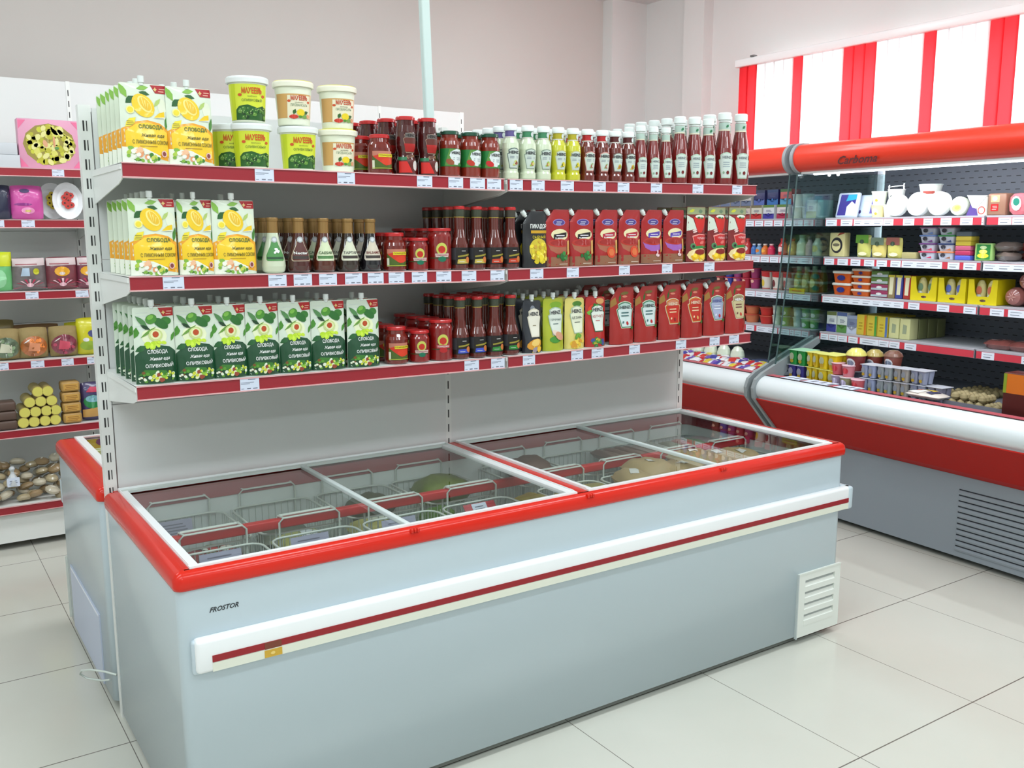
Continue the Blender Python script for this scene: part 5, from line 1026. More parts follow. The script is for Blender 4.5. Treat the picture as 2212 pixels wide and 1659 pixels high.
# ------------------------------------------------------------------ case trays
TZ = .742
YG = 'yogurt packs in the case tray'
def fourpack(w_, h, c, foil, x, y, z, label, n=2, spot=(214, 220, 190)):
    b = MB(); f = MB(); cw = w_/n
    for i in range(n):
        for j in range(2):
            cx = -w_/2+cw*(i+.5); cy = (j-.5)*cw*.98
            b.loops([[(cx+p, cy+q, zz) for p, q in rrect(-cw*.46+k, cw*.46-k, -cw*.46+k, cw*.46-k, .008, 3)] for k, zz in ((.006, 0), (.0, h-.002))], C(*c), True, True)
            b.ell(cx-cw*.08, h*.55, cw*.26, h*.26, lambda X, Z, e: (X, -cw*.955-e*2-.0006+.0, Z), C(*spot), 0); b.ell(cx-cw*.05, h*.25, cw*.2, h*.12, lambda X, Z, e: (X, -cw*.952-e*2, Z), C(226, 190, 70), 1)
    f.box(-w_/2-.002, w_/2+.002, -cw-.002, cw+.002, h-.002, h, C(*foil))
    stock('yogurt_multipack', b, x, y, z, label, 'yogurt multipack', YG, (('cups', b), ('foil_lid', f)))
fourpack(.118, .078, (60, 56, 130), (200, 206, 220), .05, 1.222, TZ, 'blue four-cup yogurt pack under the green one', 2, (196, 196, 214))
fourpack(.118, .082, (30, 140, 60), (170, 220, 180), .05, 1.218, TZ+.080, 'green four-cup yogurt pack on the blue one', 2)
for k in range(2):
    fourpack(.080, .080, (214, 186, 30), (230, 230, 130), .03, 1.108, TZ+.082*k, 'narrow yellow yogurt pack, %s of its pair' % ('lower', 'upper')[k], 1 if False else 2)
    fourpack(.125, .080, (222, 192, 20), (230, 230, 120), .04, .995, TZ+.082*k-.0, 'wide yellow yogurt pack, %s of its pair' % ('lower', 'upper')[k])
b, f = cupm(.034, .085, C(40, 60, 130), C(210, 214, 226)); stock('yogurt_cup', b, .10, .905, TZ+.08, 'single blue yogurt cup behind the yellow packs', 'yogurt cup', YG, (('cup', b), ('foil_lid', f)))
b, f = cupm(.034, .079, C(120, 120, 140), C(200, 204, 216)); stock('yogurt_cup', b, .10, .905, TZ, 'grey cup under the single blue yogurt cup', 'yogurt cup', YG, (('cup', b), ('foil_lid', f)))
def dome(r, h, c, dc, x, y, z, lab):
    b = MB(); b.lathe([(0, 0), (r*.8, 0), (r, h*.66)], C(*c), 16); b.ell(0, h*.34, r*.55, r*.5, cyl([(r*.8, 0), (r, h*.66)]), C(206, 206, 210), 0, 0, 14); b.ell(0, h*.34, r*.42, r*.3, cyl([(r*.8, 0), (r, h*.66)]), C(110, 120, 140), 1, 0, 12)
    d = MB(); d.lathe([(r*1.06, h*.66), (r*1.06, h*.70), (r*.9, h*.84), (r*.5, h*.97), (0, h)], C(*dc, coat=.7), 16); stock('dessert_cup', b, x, y, z, lab, 'dessert cup', YG, (('cup', b), ('domed_lid', d)))
dome(.050, .118, (120, 44, 44), (222, 214, 110), .03, .850, TZ+.095, 'dark red dessert cup with yellow domed lid'); dome(.044, .110, (120, 50, 40), (170, 150, 80), .12, .805, TZ+.095, 'dark red dessert cup behind the yellow domed one')
dome(.046, .100, (130, 70, 60), (120, 80, 64), .13, .700, TZ+.11, 'brown dessert cup standing alone on the grey packs')
K = [((196, 90, 96), (226, 180, 190)), ((170, 150, 180), (214, 200, 220)), ((196, 120, 130), (226, 190, 200)), ((150, 150, 110), (210, 200, 200))]
for i, (x, y, z, k) in enumerate(((.0, .952, .0, 1), (-.02, .880, .0, 3), (.0, .955, .066, 0), (-.01, .878, .062, 2), (-.03, .800, .0, 0), (.07, .95, .0, 2))):
    b, f = cupm(.035, .062, C(*K[k][0]), C(*K[k][1])); b.ell(.0, .032, .018, .016, cyl([(.028, 0), (.035, .062)]), C(190, 50, 60) if k % 2 == 0 else C(190, 180, 210), 0); stock('yogurt_cup', b, x, y-.02, TZ+z, 'pinkish yogurt cup, %s of the small group by the price cards' % ORD[i+1], 'yogurt cup', YG, (('cup', b), ('foil_lid', f)))
n = 0
for j in range(2):
    for i in range(4 if j else 5):
        n += 1; c = ((150, 160, 190), (150, 158, 160), (160, 156, 150), (140, 146, 170), (120, 120, 140))[i]
        fourpack(.086, .066 if j else .070, c, (196, 200, 210), .02+.012*i, .735-.088*i, TZ+.074*j, 'grey blue yogurt pack, %s from the pink cups, %s layer' % (ORD[i+1], ('lower', 'upper')[j]), 2, (180, 186, 196))
# opened snack bag, tray of dumplings, orange carton at the right end
b = pillow(.19, .10, .035, C(214, 206, 196, coat=.6), 4, art=lambda b, mp: (b.decal([(-.08, -.04), (-.02, -.045), (.01, .02), (-.05, .04)], mp, C(226, 226, 220), 1), b.decal([(.01, -.03), (.05, -.04), (.07, .01), (.03, .02)], mp, C(60, 60, 90), 2), b.decal([(-.03, .01), (.03, .0), (.04, .03), (-.02, .04)], mp, C(220, 190, 60), 3), b.decal([(-.07, .01), (-.04, .0), (-.03, .03)], mp, C(210, 110, 70), 3)))
stock('curd_snack_bag', b, -.04, .370, .768, 'crumpled white printed bag lying on the case lip', 'snack bag', None)
t = MB(); t.box(-.15, .15, -.075, .075, 0, .004, C(90, 90, 100)); 
for a in ((-.15, .15, -.075, -.071), (-.15, .15, .071, .075), (-.15, -.146, -.075, .075), (.146, .15, -.075, .075)): t.box(a[0], a[1], a[2], a[3], 0, .028, C(120, 120, 130))
stock('dumpling_tray', t, .05, .150, TZ, 'low grey tray holding pale round dumplings', 'tray', None)
for i in range(40):
    r = random.Random(i); b = MB(); q = .017+.005*r.random(); b.lathe([(0, 0), (q*.7, .001), (q, .012), (q*.8, .026), (q*.3, .034), (0, .035)], M((160, 146, 106), .7, name='pale_dumpling', noise=.3, scale=60), 9)
    lay = 0 if i < 24 else 1; k = i if i < 24 else i-24; ncol = 6
    stock('dumpling', b, .0+.026*(k % 4)+.008*lay+.003*r.random(), .268-.045*(k//4)-.008*lay, TZ+.004+.030*lay, 'pale dumpling in grey tray, %s layer, %s row from left, %s from front' % (('lower', 'upper')[lay], ORD[k//4+1], ORD[k % 4+1]), 'dumpling', 'dumplings in the case tray, %s layer' % ('lower', 'upper')[lay])
for i in range(28):
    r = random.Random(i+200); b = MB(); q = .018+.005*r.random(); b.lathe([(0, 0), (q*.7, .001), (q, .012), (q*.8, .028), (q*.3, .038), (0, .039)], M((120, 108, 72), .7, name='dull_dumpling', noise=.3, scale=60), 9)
    stock('dumpling', b, .19+.044*(i % 7)+.01*r.random(), .43-.046*(i//7)-.01*r.random(), TZ, 'dull dumpling loose behind the grey tray, %s row from the left, %s from the front' % (ORD[i//7+1], ORD[i % 7+1]), 'dumpling', 'loose dumplings deep in the case')
b = boxm(.14, .10, .20, C(80, 26, 20), .004); b.decal([(-.07, .11), (.07, .11), (.07, .196), (-.07, .196)], bf(.10), C(206, 110, 30), 0); b.decal([(-.07, .11), (-.055, .11), (-.055, .196), (-.07, .196)], bf(.10), C(130, 150, 40), 1); stock('juice_carton', b, .0, -.075, TZ, 'orange and dark red carton at the right end of the case tray', 'carton', None)
# lower tray of the far case: milk bags and flat sachets
for i in range(7):
    b = MB(); b.lathe([(0, 0), (.040, .0), (.050, .018), (.050, .050), (.042, .080), (.024, .102), (0, .108)], M((216, 226, 206), .25, name='milk_bag', coat=.7), 16, sy=.75); b.ell(.0, .018, .018, .010, cyl([(.036, 0), (.038, .05), (.03, .08)]), C(60, 70, 130), 0)
    stock('milk_bag', b, .10, 1.78+.118*i, TZ+.012, 'rounded white milk bag, %s from the joint of the two cases' % ORD[i+1], 'milk bag', 'rounded white milk bags')
b = MB(); b.box(-.62, .62, -.10, .10, 0, .010, C(170, 176, 180)); stock('riser_box', b, .10, 2.10, TZ, 'low pale box under the row of milk bags', 'box', None)
SC = [(190, 36, 50), (110, 80, 170), (196, 50, 40), (226, 226, 230), (60, 60, 150), (214, 190, 60)]
def sach(b, mp, i):
    b.decal([(-.058, -.040), (-.02, -.040), (-.01, .0), (-.03, .040), (-.058, .040)], mp, C(*SC[i % 6]), 1); b.decal([(.0, -.040), (.056, -.038), (.05, -.005), (.01, .0)], mp, C(*SC[(i+2) % 6]), 1); b.decal([(.02, .008), (.056, .0), (.054, .038), (.03, .036)], mp, C(*SC[(i+5) % 6]), 1); b.ell(-.005, .018, .014, .012, mp, C(*SC[(i+4) % 6]), 2)
for i in range(22):
    r = random.Random(i+9); b = pillow(.125, .09, .030, C(216, 218, 222, coat=.5), i, art=lambda b, mp: sach(b, mp, i)); k = i % 11; la = i//11
    stock('dairy_sachet', b, -.050+.075*(la)+.01*r.random(), 1.44+.078*k+.03*la, TZ+.006+.016*la+.004*(k % 2), 'flat printed dairy sachet, %s from the joint, %s layer' % (ORD[k+1], ('lower', 'upper')[la]), 'dairy sachet', 'flat dairy sachets in the far case', (), (r.random()-.5)*1.6, .10+.2*r.random())
for i in range(5):
    b = pillow(.15, .09, .03, C(70, 80, 110, coat=.5), i+33); stock('dairy_sachet', b, .22, 1.42+.09*i, TZ+.012*(i % 2), 'dark blue sachet lying behind, %s from the joint' % ORD[i+1], 'dairy sachet', 'dark sachets in the far case', (), .3)
# far case shelves
for i, (y, c1, c2, cp) in enumerate(((1.870, (210, 206, 190), (190, 36, 40), (120, 110, 80)), (1.769, (214, 216, 222), (60, 50, 150), (96, 130, 60)), (1.658, (222, 210, 210), (170, 30, 70), (96, 130, 60)))):
    carton(.088, .08, .084, c1, c2, .34, y, Z1, 'dairy carton in the far case, %s of three, front of the top shelf' % ('left', 'middle', 'right')[i], 'dairy cartons in the far case', 1, cp)
for i, (y, c1, c2, cp) in enumerate(((1.87, (60, 60, 110), (90, 110, 180), (40, 50, 90)), (1.76, (30, 40, 100), (50, 110, 180), (30, 60, 110)), (1.655, (200, 90, 90), (90, 160, 200), (60, 110, 60)))):
    carton(.088, .08, .09, c1, c2, .36, y, Z1+.085, 'dark dairy carton stacked above, %s of three' % ('left', 'middle', 'right')[i], 'stacked dairy cartons in the far case', 1, cp)
for i in range(6):
    carton(.082, .08, .082, (206, 190, 180), (170, 60, 60), .34, 1.965+.092*i, Z1, 'beige dairy carton in the far case, %s beyond the coloured three' % ORD[i+1], 'beige dairy cartons', 1, (120, 110, 80)); carton(.082, .08, .082, (206, 200, 196), (110, 120, 150), .345, 1.965+.092*i, Z1+.083, 'pale carton stacked on a beige one, %s beyond the coloured three' % ORD[i+1], 'beige dairy cartons', 1, (110, 120, 100))
for i in range(3):
    for k in range(2): cup(.034, .07, (206, 206, 206), (220, 224, 226), .34, 1.575-.075*i+.0, Z1+.072*k, 'pale cup behind the side glass, %s from the cartons, %s' % (ORD[i+1], ('lower', 'upper')[k]), 'yogurt cup', 'pale cups behind the side glass') if i < 2 else None
carton(.072, .07, .105, (206, 214, 200), (206, 206, 120), .34, 1.443, Z1, 'white and yellow carton behind the side glass', None, 1, (190, 200, 190))
b = boxm(.115, .09, .105, C(176, 214, 206), .010); b.decal([(-.055, .07), (.055, .07), (.055, .074), (-.055, .074)], bf(.09), C(206, 230, 226), 0); stock('milk_bag_pack', b, .36, 1.400-.035, Z1, 'mint coloured wrapped pack just behind the side glass', 'dairy pack', None) if False else None
b = boxm(.05, .09, .105, C(176, 214, 206), .008); stock('dairy_pack', b, .36, 1.392, Z1, 'mint coloured wrapped pack just behind the side glass', 'dairy pack')
def small_bottle(r, h, c, capc, x, y, z, lab, grp, band=None):
    b = MB(); b.lathe([(0, 0), (r*.9, 0), (r, .004), (r, h*.55), (r*.8, h*.66), (r*.5, h*.78), (r*.48, h*.86)], C(*c, coat=.5), 12)
    if band: b.ell(0, h*.35, r*.75, h*.16, cyl([(r, 0), (r, h)]), C(*band), 0)
    cp = MB(); cp.lathe([(r*.52, h*.85), (r*.56, h*.86), (r*.56, h*.99), (0, h)], C(*capc), 10); stock('drink_bottle', b, x, y, z, lab, 'bottle', grp, (('bottle', b), ('cap', cp)))
for i, (y, r, h, c, cc, bd) in enumerate(((1.905, .020, .066, (60, 110, 180), (200, 210, 230), None), (1.862, .022, .066, (110, 150, 190), (200, 210, 230), (214, 120, 40)), (1.812, .023, .066, (214, 110, 40), (220, 200, 190), (230, 160, 60)), (1.760, .024, .066, (206, 40, 80), (230, 190, 190), None),
    (1.669, .028, .100, (190, 40, 44), (170, 30, 30), (226, 190, 190)), (1.594, .026, .098, (200, 150, 90), (180, 34, 34), (230, 206, 120)), (1.522, .031, .120, (200, 214, 200), (150, 160, 150), None), (1.462, .024, .110, (206, 170, 180), (120, 110, 110), None), (1.405, .029, .120, (196, 206, 190), (60, 70, 70), (214, 200, 130)))):
    small_bottle(r, h, c, cc, .33, y, Z2, 'small drink bottle in the far case, %s from the side glass, second shelf' % ORD[9-i], 'small drink bottles in the far case', bd)
for i in range(9):
    small_bottle(.024, .10, ((190, 50, 50), (110, 60, 140), (60, 90, 170))[i % 3], (200, 60, 60), .33, 1.96+.066*i, Z2, 'small drink bottle in the far case, %s beyond the blue one' % ORD[i+1], 'drink bottles beyond the blue one', (220, 200, 200))
for i in range(5):
    for k in range(2): cup(.033, .062, ((150, 50, 100), (170, 40, 60), (150, 60, 120), (60, 70, 160), (110, 60, 40))[i], (190, 60, 80), .34, 1.892+.076*i, Z3+.064*k, 'purple red yogurt cup, %s past the tall cups, %s' % (ORD[i+1], ('lower', 'upper')[k]), 'yogurt cup', 'purple red yogurt cups in the far case', lambda b, mp: b.ell(0, .045, .014, .010, mp, C(220, 170, 150), 0))
for i, y in enumerate((1.793, 1.705, 1.618)):
    b, f = cupm(.038, .112, C(216, 206, 196), C(190, 50, 50), .75); mp = cyl([(.0285, 0), (.038, .112)]); b.decal([(-.04, .082), (.04, .075), (.04, .106), (-.04, .106)], mp, C(190, 40, 44), 0, .006); b.ell(-.006, .040, .013, .022, mp, (C(220, 190, 60), C(110, 34, 40), C(190, 90, 80))[i], 1); b.decal([(-.04, .004), (.04, .004), (.04, .009), (-.04, .009)], mp, C(170, 30, 34), 0, .006)
    stock('tall_yogurt_cup', b, .34, y, Z3, 'tall white and red yogurt cup, %s of three, third shelf' % ('left', 'middle', 'right')[i], 'yogurt cup', 'tall white and red cups', (('cup', b), ('lid', f)))
for i, (y, h) in enumerate(((1.532, .15), (1.472, .15), (1.413, .155))):
    for k in range(2): small_bottle(.028, h, ((110, 160, 60), (130, 160, 90), (40, 130, 60))[i], (190, 206, 180), .33+.07*k, y, Z3, 'green drink bottle by the side glass, %s of three%s' % (('left', 'middle', 'right')[i], ('', ', second back')[k]), 'green drink bottles', (206, 220, 150))
y_ = MB(); y_.box(-.058, .058, -.002, .002, 0, .03, C(236, 216, 20)); y_.box(-.035, .035, -.0024, -.002, .012, .018, C(206, 120, 40)); stock('shelf_flag', y_, .248, 1.470, Z3-.006, 'bright yellow flag clipped to the far case shelf edge', 'shelf flag')
for i, (y, c) in enumerate(((1.905, (206, 120, 80)), (1.781, (196, 46, 40)))):
    for k in range(2): cup(.046, .050, c, (206, 90, 70), .34, y, Z4+.052*k, 'red dessert bowl in the far case, %s pair, %s' % (('left', 'right')[i], ('lower', 'upper')[k]), 'dessert bowl', 'red dessert bowls', None, 'dessert_bowl')
for i, y in enumerate((1.700, 1.630, 1.535, 1.471, 1.406)):
    for k in range(2): cup(.029, .058, (190, 206, 196) if i in (0, 2) else (120, 180, 90), (190, 210, 200), .34, y, Z4+.060*k, 'green white yogurt cup, %s right of the red bowls, %s' % (ORD[i+1], ('lower', 'upper')[k]), 'yogurt cup', 'green white yogurt cups', lambda b, mp: b.ell(0, .018, .018, .012, mp, C(226, 232, 226), 0))
for i in range(4):
    for k in range(2): cup(.045, .050, (170, 60, 60), (190, 80, 70), .34, 2.01+.105*i, Z4+.052*k, 'dull red bowl, %s beyond the red pairs, %s' % (ORD[i+1], ('lower', 'upper')[k]), 'dessert bowl', 'dull red bowls in the far case', None, 'dessert_bowl')

# ------------------------------------------------------------------ rear wall shelving with dry goods
W2 = tag(empty('shelving_unit'), 'white wall shelving with red price rails along the back wall, goods at its left end', 'shelving')
for x in (-1.41, -.51, .39, 1.29, 2.19): upright(W2, x-.010, 3.343, .020, .04, 0, 2.335, (.007,))
upright(W2, 2.775, 3.343, .03, .04, 0, 2.335, (.008,))
for a, b_ in ((-1.40, -.52), (-.50, .38), (.40, 1.28), (1.30, 2.18), (2.20, 2.775)):
    p = MB(); 
    for z0, z1 in ((.12, .60), (.602, 1.08), (1.082, 1.56), (1.562, 2.332)): p.box(a, b_, 3.346, 3.37, z0, z1, PANEL)
    p.build('back_panel', W2)
RT = {1.861: [(.226, .28)], 1.616: [(-.06, 0), (.074, .132)], 1.27: [(.065, .122), (.29, .35)], .93: [(-.09, -.035), (.063, .123), (.201, .257), (.32, .375)], .59: []}
for z in RT:
    for a, b_ in ((-1.405, -.512), (-.508, .388), (.392, 1.288)): shelf_section(W2, a, b_, 2.945, 3.34, z, 0, [t for t in RT[z] if a < t[0] and t[1] < b_])
for a, b_ in ((-1.405, -.512), (-.508, .388), (.392, 1.288)):
    shelf_section(W2, a, b_, 2.875, 3.34, .225, 0, [], bracket=False); k = MB(); k.box(a, b_, 2.90, 2.91, .035, .175, WHITE); k.build('kick_plate', W2)
def put(name, mb, x, y, z, label, cat, grp=None, parts=(), rz=0., rx=0., ry=0.):
    if parts:
        R = empty(name); mb.build(parts[0][0], R)
        for nm, m2 in parts[1:]: m2.build(nm, R)
    else: R = mb.build(name)
    R.location = (x, y, z); R.rotation_euler = (rx, ry, rz); return tag(R, label, cat, grp)
def sbag(w_, hh, t, m, seed, art=None):
    return stand(pillow(w_, hh, t, m, seed, art=(lambda b, mp: art(b, lambda x, z, e: mp(x, z-hh/2, e))) if art else None), hh)
def stand(b, h): b.v = [(x, -z, y+h/2) for x, y, z in b.v]; return b
WB1 = 'white cardboard boxes on the rear shelving'
put('cardboard_box', boxm(.14, .16, .060, M((196, 200, 204), .7, name='white_cardboard'), .002), .025, 3.05, 1.862, 'lower white cardboard box beside the pink pasta box', 'box', WB1)
put('cardboard_box', boxm(.13, .15, .055, M((196, 200, 204), .7, name='white_cardboard'), .002), .022, 3.05, 1.923, 'upper white cardboard box beside the pink pasta box', 'box', WB1)
b = boxm(.275, .07, .235, C(214, 150, 176), .003); mp = bf(.07)
b.ell(0, .116, .118, .100, mp, C(150, 136, 60), 0, 0, 12); R_ = random.Random(3)
for i in range(90):
    a = R_.random()*6.28; d = math.sqrt(R_.random()); b.ell(.106*d*math.cos(a), .116+.088*d*math.sin(a), .013+.009*R_.random(), .009+.006*R_.random(), mp, (C(196, 196, 60), C(210, 206, 100), C(180, 176, 50), C(220, 216, 140))[i % 4], 1+i % 4, R_.random()*3, 7, .03)
b.ell(-.02, .12, .010, .018, mp, C(214, 160, 120), 6, .3); b.ell(.02, .13, .005, .028, mp, C(214, 150, 110), 6); b.ell(.03, .10, .010, .007, mp, C(90, 140, 70), 7)
for sx, sz in ((-1, 1), (1, 1), (-1, 0), (1, 0)): b.decal([(sx*.134, .228 if sz else .007), (sx*.100, .228 if sz else .007), (sx*.134, .185 if sz else .05)], mp, C(226, 110, 150), 1)
put('pasta_box', b, .232, 3.02, 1.862, 'pink box with a window of yellow bow pasta', 'food box')
b = stand(pillow(.10, .165, .07, C(36, 40, 66, coat=.6), 11), .165); put('snack_bag', b, -.005, 3.06, 1.617, 'navy foil snack bag on the second rear shelf', 'snack bag', 'snack bags on the rear shelving')
b = stand(pillow(.145, .165, .075, C(206, 80, 160, coat=.6), 12, art=lambda b, mp: (b.ell(-.01, .055, .022, .010, mp, C(70, 50, 100), 1), b.ell(.0, -.04, .03, .016, mp, C(230, 150, 190), 1), b.ell(0, -.042, .014, .006, mp, C(210, 190, 110), 2), b.ell(-.02, -.01, .04, .006, mp, C(140, 50, 130), 1))), .165)
put('snack_bag', b, .114, 3.06, 1.617, 'bright pink snack bag on the second rear shelf', 'snack bag', 'snack bags on the rear shelving')
def plate(x, y, lab, fl, rzz):
    b = MB(); b.lathe([(0, 0), (.060, 0), (.088, .012), (.092, .016), (.090, .019), (.062, .008), (0, .007)], C(226, 228, 230, coat=.5), 26); b.v = [(p*.78, -r, q+.092) for p, q, r in b.v]
    for i in range(7): a = i*.9; b.ell(.020*math.cos(a)*(i > 0)+.002, .094+.030*math.sin(a)*(i > 0), .015, .015, lambda X, Z, e: (X, -.0195-e, Z), C(*fl), 0+i % 3, 0, 8); b.ell(.020*math.cos(a)*(i > 0)+.002, .094+.030*math.sin(a)*(i > 0), .005, .005, lambda X, Z, e: (X, -.0195-e, Z), C(60, 30, 24), 3, 0, 6)
    leaf(b, .0, .07, .02, .008, .8, lambda X, Z, e: (X, -.0193-e, Z), C(60, 90, 50), 0)
    put('plate', b, x, y, 1.617, lab, 'plate', 'oval white plates', (), rzz, -.08)
plate(.298, 3.02, 'oval white plate with red flowers leaning upright', (190, 50, 40), .0); plate(.235, 3.09, 'oval white plate with yellow flowers behind the red flowered one', (200, 180, 60), .25)
def striped(x, w_, cc, lab, i):
    def art(b, mp):
        for k in range(11):
            a = -1.5+k*.3; b.decal([(math.sin(a)*.008, .022), (math.sin(a)*.072-.005, .006+.050*math.cos(a)), (math.sin(a)*.072+.006, .006+.050*math.cos(a))], mp, C(232, 196, 204) if k % 2 else C(196, 60, 90), 0, .02)
        b.ell(0, .026, .016, .010, mp, C(226, 180, 190), 2)
        b.decal([(-w_*.46, .118), (w_*.46, .122), (w_*.46, .158), (-w_*.46, .156)], mp, C(200, 182, 182), 0, .02); lines(b, -w_*.4, w_*.4, .125, .14, 1, mp, C(160, 90, 96), 1)
        if i: b.ell(.0, .090, .036, .024, mp, C(222, 160, 30), 1); b.ell(.0, .080, .014, .008, mp, C(214, 200, 190), 2)
        else: b.decal([(-.04, .07), (.0, .07), (.0, .11), (-.03, .11)], mp, C(176, 196, 214), 1); b.ell(.03, .092, .014, .016, mp, C(190, 190, 40), 1)
    b = sbag(w_, .162, .07, M(cc, .3, name='dried_fruit_bag_%d' % i, coat=.8, noise=.4, scale=50), 20+i, art)
    put('sweets_bag', b, x, 3.04, 1.272, lab, 'sweets bag', 'clear sweets bags with striped fronts')
b = sbag(.10, .19, .07, C(110, 190, 120, coat=.6), 15, lambda b, mp: (b.decal([(-.05, .12), (.05, .12), (.05, .188), (-.05, .188)], mp, C(200, 208, 30), 0), b.ell(-.01, .06, .03, .045, mp, C(150, 210, 160), 1)))
put('snack_bag', b, -.025, 3.05, 1.272, 'green and lime snack bag at the left frame edge', 'snack bag', 'snack bags on the rear shelving')
striped(.095, .155, (120, 110, 110), 'clear sweets bag with grey label and pink stripes', 0); striped(.242, .145, (130, 60, 70), 'clear sweets bag with oval orange label', 1); striped(.362, .10, (130, 60, 80), 'clear sweets bag beside the sauce shelving post', 2)
b = stand(pillow(.16, .13, .06, C(70, 60, 56), 31), .13); put('dark_snack_bag', b, .13, 3.22, 1.30-.028, 'dark brown bag behind the striped sweets bags', 'snack bag')
for k in range(2): b = boxm(.10, .10, .075, C(150, 60, 50), .02); b.decal([(-.045, .02), (.045, .02), (.045, .05), (-.045, .05)], bf(.10), C(206, 130, 130), 0); put('cake_pack', b, .36, 3.24, 1.272+.077*k+.0, 'red cake pack at the back of the third rear shelf, %s' % ('lower', 'upper')[k], 'cake pack', 'red cake packs')
def paperbag(x, cc, lab, i, w_=.135):
    def art(b, mp):
        b.ell(.0, .062, w_*.45, .052, mp, M(cc, .25, name='fruit_window_%d' % i, coat=.9, noise=.5, scale=70), 0, 0, 16)
        blob(b, 0, .06, .045, mp, [C(*[min(255, v*1.25) for v in cc]), C(*[v*.75 for v in cc])], 16, 1, i, .2); b.decal([(-.030, .040), (.024, .036), (.026, .075), (-.020, .085)], mp, (C(206, 206, 180), C(226, 150, 110), C(206, 80, 100))[i], 4)
        leaf(b, -.03, .09, .02, .003, .6, mp, C(236, 230, 226), 5)
    b = sbag(w_, .155, .085, M((150, 130, 84), .8, name='kraft_paper', bump=.3, scale=40), 40+i, art)
    put('dried_fruit_bag', b, x, 3.06, .932, lab, 'dried fruit bag', 'kraft paper bags with clear windows')
paperbag(-.035, (110, 130, 100), 'kraft paper bag with green contents in its window', 0); paperbag(.090, (206, 120, 60), 'kraft paper bag with orange contents in its window', 1); paperbag(.228, (150, 60, 80), 'kraft paper bag with dark red contents in its window', 2)
b = sbag(.12, .19, .08, C(206, 200, 20, coat=.5), 44, lambda b, mp: (b.ell(.02, .11, .03, .02, mp, C(80, 80, 130), 0), b.ell(-.01, .05, .04, .025, mp, C(150, 180, 60), 1), b.ell(-.02, .08, .015, .01, mp, C(226, 226, 226), 2))); put('snack_bag', b, .350, 3.06, .932, 'yellow snack bag beside the sauce shelving post', 'snack bag', 'snack bags on the rear shelving')
for i, (x, w_, c) in enumerate(((-.03, .12, (120, 104, 60)), (.12, .24, (110, 80, 50)), (.33, .14, (190, 186, 30)))): b = stand(pillow(w_, .155+.03*(i == 0), .07, C(*c), 50+i), .155+.03*(i == 0)); put('paper_sack', b, x, 3.24, .932, ('tan', 'brown', 'yellow green')[i]+' sack at the back of the fourth rear shelf', 'sack', 'sacks at the back of the fourth shelf')
# rolls and trays
n = 0
for zi, xs in enumerate(((.010, .058, .108, .155), (.020, .068, .118, .160), (.045, .095, .145), (.085, .130))):
    for x in xs:
        n += 1; b = MB(); q = .0265; b.lathe([(0, 0), (q, 0), (q, .16), (0, .16)], C(170, 150, 80), 16); b.lathe([(0, -.0005), (q*.9, -.0005), (q*.9, 0)], C(214, 206, 100), 16); b.v = [(p, r, s_+q) for p, s_, r in b.v]
        put('wafer_roll', b, x, 2.96, .592+.050*zi, 'yellow wafer roll end in the pile, %s row up, %s' % (ORD[zi+1], ORD[xs.index(x)+1]+' across'), 'wafer roll', 'pile of yellow wafer rolls')
for k in range(4):
    b = boxm(.088, .09, .052, M((190, 150, 84), .5, name='biscuit_tray', noise=.3, scale=50), .012); b.decal([(-.034, .010), (.034, .010), (.034, .042), (-.034, .042)], bf(.09), C(206, 160, 80), 0); lines(b, -.03, .034, .014, .04, 3, bf(.09), C(160, 110, 50), 1)
    put('biscuit_tray', b, .236, 3.0, .592+.054*k, 'clear tray of tan biscuits, %s from the bottom of the stack' % ORD[k+1], 'biscuit tray', 'stacked biscuit trays')
for k in range(3): b = boxm(.09, .10, .045, M((90, 70, 60), .5, name='chocolate_tray'), .010); put('biscuit_tray', b, -.062, 3.0, .592+.047*k, 'dark brown biscuit tray at the left frame edge, %s from the bottom' % ORD[k+1], 'biscuit tray', 'dark biscuit trays')
b = sbag(.11, .20, .07, C(60, 50, 96, coat=.6), 61, lambda b, mp: (b.decal([(-.05, .02), (.05, .02), (.05, .075), (-.05, .06)], mp, C(206, 160, 90), 0), b.ell(.0, .10, .045, .035, mp, C(40, 130, 70), 1), b.ell(.0, .115, .035, .018, mp, C(120, 170, 180), 2), b.decal([(-.03, .15), (.04, .15), (.03, .175), (-.01, .178)], mp, C(200, 60, 90), 1)))
put('snack_bag', b, .338, 3.03, .592, 'dark violet snack bag with green label beside the biscuit trays', 'snack bag', 'snack bags on the rear shelving')
# heap of wrapped gingerbreads on the base shelf
R_ = random.Random(77)
for i in range(58):
    la = i//16; k = i % 16; x = -.21+.062*(k % 8)+R_.uniform(-.01, .01)+.02*la; y = 2.93+.075*(k//8)+.055*la+R_.uniform(-.01, .01); z = .232+.042*la+.012*(k % 3)
    if x > .235: x -= .40
    q = .034+.006*R_.random(); b = MB(); b.lathe([(0, 0), (q*.75, .001), (q, .010), (q*.97, .020), (q*.7, .029), (q*.3, .033), (0, .033)], M(((186, 170, 134), (160, 134, 96), (206, 196, 172))[i % 3], .35, name='wrapped_biscuit_%d' % (i % 3), coat=.7, noise=.35, scale=45), 14, sy=.85)
    b.ell(.0, .0, q*.4, .004, lambda X, Z, e: (X, Z, .0332+e), C(226, 222, 210), 0, R_.random()*3)
    put('gingerbread', b, x, y, z, '%s wrapped gingerbread in the base shelf heap, %s layer, %s line, %s along' % (('tan', 'brown', 'pale')[i % 3], ORD[la+1], 'front' if k < 8 else 'rear', ORD[k % 8+1]), 'gingerbread', 'wrapped gingerbreads, %s layer' % ORD[la+1], (), R_.random()*3, R_.uniform(-.5, .3), R_.uniform(-.4, .4))
